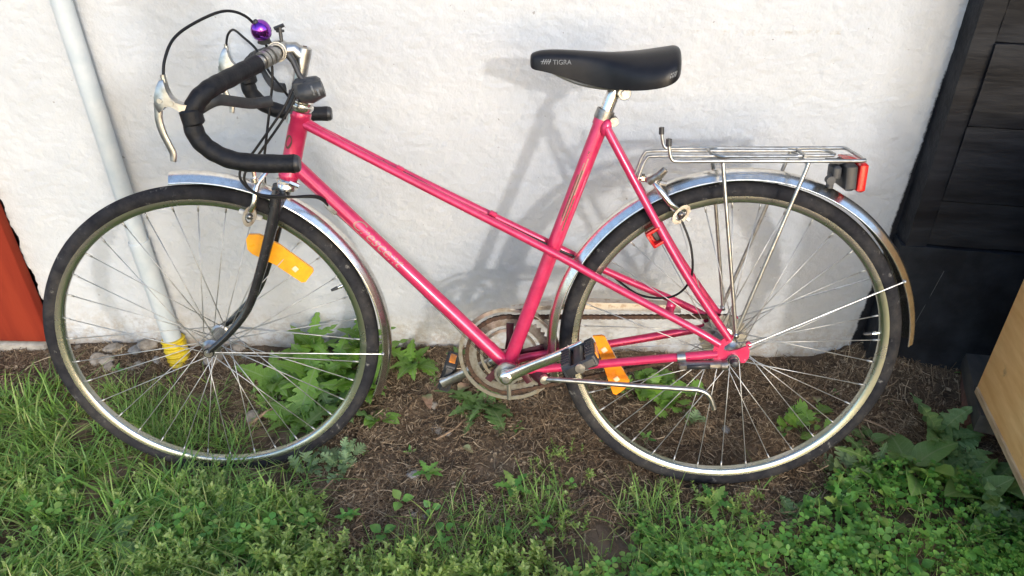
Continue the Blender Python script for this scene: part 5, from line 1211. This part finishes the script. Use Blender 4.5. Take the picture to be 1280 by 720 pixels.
q = spots(420, [(-1.5, 1.1), (-0.6, 1.08), (-0.4, 0.97), (-0.4, 0.6), (-1.5, 0.6)], 0.05, lambda x, y: np.clip(3.5 * fbm(x, y, 7, 3, 1), 0, 1), 52)
p = np.concatenate([p, q]); n = len(p)
scatter('clover_patch', T, p, ground_h(p[:, 0], p[:, 1]) - 0.004, rg.uniform(0.6, 1.25, n) * (1.0 + 1.3 * np.clip(fbm(p[:, 0], p[:, 1], 7, 2, 3), -0.3, 0.45)), 0.25, M['clover'], 53, 'dense three-leaved clover filling the lower right corner', 'clover')
br = tpl(cluster(leaf_shape(6, 0.34, 0, 0, 0.8, 0.25, 0.25, 0.25, 0.15), [(0.034, 2.1 * k + 0.3, 0.35 + 0.12 * (k % 3), (0, 0, 0.006)) for k in range(5)]))
lb = tpl(cluster(leaf_shape(10, 0.22, 4, 0.45, 0.75, 0.25, 0.25, 0.12, 0.6), [(0.042, 1.3 * k, 0.25 + 0.15 * (k % 3), (0, 0, 0.004)) for k in range(6)]))
p = np.concatenate([spots(150, CL, 0.05, lambda x, y: np.where(y < 0.85, 0.25, 1.0), 57), spots(60, SOIL, 0.03, None, 58), spots(90, [(-1.4, 1.12), (-0.5, 1.10), (0.1, 1.02), (0.1, 0.7), (-1.4, 0.7)], 0.05, None, 59)]); n = len(p)
scatter('broadleaf_seedlings', [br, lb], p, ground_h(p[:, 0], p[:, 1]) + np.where(p[:, 1] < 1.2, 0.012, -0.002), rg.uniform(0.45, 1.25, n) * np.where(p[:, 1] > 1.2, 0.6, 1), 0.3, M['clover'], 60, 'young broad-leaved seedlings dotted among the clover and over the soil', 'weeds')
p = spots(800, CL, 0.05, lambda x, y: np.where(y < 0.85, 0.2, 1.0), 55); n = len(p)
blades('clover_grass', p, rg.uniform(0.03, 0.085, n), rg.uniform(0.0012, 0.0030, n), rg.uniform(0.2, 1.0, n), M['grass'], 56, 'scattered grass stalks standing among the clover', 'grass')

# ================================================================== SINGLE PLANTS
def shared(b, name, m): return b.mesh(name, m)
LM = {}
def leaf_set(key, m, **kw):
    LM[key] = [leaf_shape(**{**kw, 'width': kw['width'] * f, 'curl': kw.get('curl', 0.25) * g}).mesh('leaf', M[m]) for f, g in ((1, 1), (0.85, 1.5), (1.12, 0.6))]
leaf_set('sow', 'bright_leaf', width=0.24, lobes=6, depth=0.42, tip=0.62, curl=0.35, fold=0.30, stalk=0.10, sweep=0.7, wav=0.012)
leaf_set('dandelion', 'mid_leaf', width=0.20, lobes=6, depth=0.60, tip=0.70, curl=0.30, fold=0.25, stalk=0.12, sweep=0.9, wav=0.015)
leaf_set('mugwort', 'grey_leaf', width=0.30, lobes=5, depth=0.75, tip=0.75, curl=0.25, fold=0.2, stalk=0.15, sweep=-0.9, wav=0.02)
leaf_set('crowfoot', 'bright_leaf', width=0.42, lobes=4, depth=0.50, tip=0.85, curl=0.20, fold=0.15, stalk=0.35, sweep=-0.4, wav=0.02)
leaf_set('broad', 'mid_leaf', width=0.26, lobes=0, tip=0.75, curl=0.30, fold=0.30, stalk=0.18, sweep=0.2, wav=0.008)
leaf_set('broad_bright', 'bright_leaf', width=0.30, lobes=0, tip=0.75, curl=0.25, fold=0.30, stalk=0.15, sweep=0.2, wav=0.008)
leaf_set('thistle', 'blue_leaf', width=0.26, lobes=5, depth=0.45, tip=0.65, curl=0.30, fold=0.30, stalk=0.08, sweep=0.5, wav=0.03)
leaf_set('yellow', 'yellow_leaf', width=0.22, lobes=5, depth=0.4, tip=0.7, curl=0.5, fold=0.2, stalk=0.12, sweep=0.6, wav=0.02)
leaf_set('dead', 'dead_leaf', width=0.26, lobes=4, depth=0.3, tip=0.7, curl=0.6, fold=0.5, stalk=0.10, sweep=0.4, wav=0.03)
def plant(name, label, x, y, key, n, l0, l1, pitch=(0.1, 0.9), seed=0, height=0.0, other=(), group=None, spread=0.008):
    r = random.Random(seed); o = thing(name, label, 'plant', (x, y, gh(x, y) - 0.004), group)
    if height > 0:
        b = MB(); pts = [Vector((0, 0, 0)), Vector((r.uniform(-.01, .01), -0.008, height * 0.5)), Vector((r.uniform(-.015, .015), -0.014, height))]; b.tube(cr(pts, 4), 0.0022, 6); b.build('stem', M['mid_leaf'], o)
    a = r.uniform(0, 6)
    for k in range(n):
        a += 2.4 + r.uniform(-.35, .35); t = k / max(1, n - 1); ln = r.uniform(l0, l1) * (1.0 if height == 0 else (1.1 - 0.5 * t))
        pt = r.uniform(*pitch); kk = key
        for q_, oth in enumerate(other):
            if k == q_ * 3 + 1: kk = oth
        off = Vector((r.uniform(-spread, spread), r.uniform(-spread, spread), 0.002 + height * t * 0.95 - 0.010 * (height > 0) * t))
        M4 = Matrix.Translation(off) @ Matrix.Rotation(a, 4, 'Z') @ Matrix.Rotation(-pt, 4, 'Y') @ Matrix.Rotation(r.uniform(-.4, .4), 4, 'X') @ Matrix.Scale(ln, 4)
        # keep leaves out of the wall
        tipy = y + (M4 @ Vector((1, 0, 0))).y
        if tipy > WY - 0.012:
            a = -a; M4 = Matrix.Translation(off) @ Matrix.Rotation(a, 4, 'Z') @ Matrix.Rotation(-max(pt, 0.5), 4, 'Y') @ Matrix.Scale(ln, 4)
            if y + (M4 @ Vector((1, 0, 0))).y > WY - 0.012: continue
        link('leaf', LM[kk][r.randrange(3)], o, None, M4)
    return o
plant('sow_thistle', 'bright green lobed weed tallest against the wall behind the front wheel', -0.455, 1.56, 'sow', 14, 0.09, 0.15, (0.3, 1.2), 1, 0.13)
plant('sow_thistle', 'bright lobed weed against the wall just right of the front hub', -0.60, 1.57, 'sow', 12, 0.08, 0.13, (0.3, 1.2), 2, 0.11)
plant('sow_thistle', 'lobed green weed spreading low right beneath the front hub', -0.68, 1.49, 'sow', 11, 0.09, 0.13, (0.15, 0.9), 3, 0.03)
plant('sow_thistle', 'large lobed weed in the middle of the clump behind the front wheel', -0.555, 1.48, 'sow', 16, 0.10, 0.16, (0.2, 1.0), 4, 0.06)
plant('sow_thistle', 'lobed weed at the lower rim of the front wheel, nearest the tyre', -0.585, 1.37, 'sow', 13, 0.09, 0.14, (0.2, 0.9), 5, 0.03)
plant('sow_thistle', 'green weed half hidden by the rear half of the front tyre', -0.445, 1.46, 'sow', 13, 0.09, 0.14, (0.2, 1.0), 6, 0.06)
plant('sow_thistle', 'dark leafy weed low in the clump under the front spokes', -0.51, 1.40, 'dandelion', 13, 0.09, 0.14, (0.2, 0.9), 7, 0.03)
plant('sow_thistle', 'bright lobed weed low between the front hub and the tall weed at the wall', -0.52, 1.53, 'sow', 12, 0.07, 0.12, (0.3, 1.1), 31, 0.08)
plant('sow_thistle', 'leafy green weed at the wall just behind the front mudguard end', -0.335, 1.57, 'sow', 12, 0.07, 0.11, (0.1, 0.9), 8, 0.03)
plant('round_leaf_weed', 'small round-leaved weed against the wall left of the far pedal', -0.225, 1.60, 'broad', 4, 0.04, 0.06, (0.6, 1.2), 9, 0.02)
plant('round_leaf_weed', 'pale weed with oval leaves at the tip of the front mudguard', -0.39, 1.375, 'broad_bright', 6, 0.04, 0.065, (0.1, 0.9), 10)
plant('dandelion', 'dusty dandelion rosette with a dead leaf under the chainring', -0.13, 1.435, 'dandelion', 17, 0.08, 0.13, (0.05, 0.6), 11, 0, ('yellow', 'dead'))
plant('mugwort', 'bushy grey green mugwort right of the front tyre bottom', -0.445, 1.215, 'mugwort', 26, 0.035, 0.06, (0.2, 1.2), 12, 0.05, spread=0.03)
plant('mugwort', 'small grey green mugwort sprout against the bottom of the front tyre', -0.52, 1.20, 'mugwort', 11, 0.03, 0.05, (0.3, 1.2), 13, 0.03, spread=0.015)
plant('crowfoot', 'bright crowfoot plant under the kickstand inside the rear wheel', 0.335, 1.445, 'crowfoot', 26, 0.045, 0.075, (0.2, 1.1), 14, 0.035, spread=0.045)
plant('crowfoot', 'bright crowfoot plant beside the amber reflector inside the rear wheel', 0.265, 1.50, 'crowfoot', 24, 0.045, 0.07, (0.2, 1.1), 15, 0.035, spread=0.045)
plant('mugwort', 'grey green sprout next to the pale stone inside the rear wheel', 0.375, 1.385, 'mugwort', 9, 0.03, 0.045, (0.3, 1.1), 16, 0.01, spread=0.015)
plant('crowfoot', 'dark crowfoot with one yellow leaf inside the lower right of the rear wheel', 0.645, 1.385, 'crowfoot', 24, 0.035, 0.06, (0.2, 1.0), 17, 0.02, ('yellow',), spread=0.035)
plant('round_leaf_weed', 'small weed with four oval leaves right of the rear tyre', 0.79, 1.335, 'broad', 5, 0.045, 0.06, (0.15, 0.6), 18)
plant('dock', 'large dock with broad upright leaves right of the rear wheel', 0.845, 1.235, 'broad', 8, 0.10, 0.15, (0.3, 1.0), 19, 0, ('dandelion', 'dandelion'))
plant('thistle', 'grey green thistle beneath the corner of the plywood crate', 0.985, 1.30, 'thistle', 11, 0.07, 0.11, (0.2, 0.9), 20, 0.02, ('yellow',))
plant('thistle', 'dark thistle spreading along the bottom edge of the crate', 1.0, 1.20, 'thistle', 11, 0.08, 0.12, (0.1, 0.8), 21)
plant('thistle', 'low thistle between the dock and the crate', 0.92, 1.235, 'thistle', 9, 0.06, 0.10, (0.1, 0.7), 22)
plant('thistle', 'blue green rosette at the left border of the clover', 0.555, 1.115, 'thistle', 9, 0.04, 0.065, (0.05, 0.6), 23)
plant('mugwort', 'pale grey weed with cut leaves left of the large dock', 0.70, 1.235, 'mugwort', 11, 0.05, 0.075, (0.15, 0.9), 24)
plant('dock', 'upright dock leaf cluster in front of the crate, right of the large dock', 0.955, 1.165, 'broad', 6, 0.09, 0.13, (0.5, 1.2), 41, 0, ('dandelion',))
plant('thistle', 'tall thistle at the wall side of the crate corner', 0.95, 1.345, 'thistle', 12, 0.08, 0.13, (0.3, 1.1), 42, 0.04)
plant('dandelion', 'jagged-leaved weed between the rear tyre and the large dock', 0.765, 1.25, 'dandelion', 9, 0.07, 0.11, (0.3, 1.0), 43, 0.01)
plant('thistle', 'drooping thistle half under the near end of the crate', 0.955, 1.085, 'thistle', 10, 0.08, 0.12, (0.3, 1.0), 44, 0.02)
plant('plantain', 'yellowish broad leaves in clover at the bottom edge', 0.235, 0.985, 'broad_bright', 5, 0.045, 0.06, (0.3, 0.9), 25)
plant('plantain', 'single broad leaves standing in clover below the dock', 0.63, 1.12, 'broad', 3, 0.05, 0.065, (0.6, 1.1), 26)
plant('plantain', 'broad-leaved plantain in grass at the lower left corner', -0.86, 0.975, 'broad', 5, 0.05, 0.08, (0.2, 0.9), 27)
plant('dandelion', 'upright jagged dandelion in the grass below the front tyre', -0.66, 1.03, 'dandelion', 6, 0.06, 0.10, (0.3, 1.1), 28)
plant('plantain', 'small plantain in grass left of the bottom centre', -0.79, 0.945, 'broad', 5, 0.05, 0.07, (0.3, 0.9), 29)
plant('round_leaf_weed', 'round-leaved weed in grass at the far left edge', -1.15, 1.235, 'broad_bright', 4, 0.035, 0.05, (0.3, 0.9), 30)

for k, (x, y, ln, lab) in enumerate(((-0.285, 1.455, 0.045, 'curled tan dead leaf on soil just above the pale flat stone'), (-0.205, 1.47, 0.050, 'broken brown dead leaf lying under the far pedal'), (-0.175, 1.285, 0.030, 'small rust brown dead leaf on soil left of the weeds'), (0.70, 1.46, 0.035, 'dead leaf on litter inside the right side of the rear wheel'))):
    r = random.Random(k); b = cluster(leaf_shape(8, 0.30, 0, 0, 0.7, 0.5, 0.5, 0.10, 0.3, 0.02), [(ln, r.uniform(0, 6), 0.15, (0, 0, 0.006))])
    o = b.build('fallen_leaf', M['dead_leaf'], None, label=lab, category='dead leaf'); o.location = (x, y, gh(x, y) + 0.004)
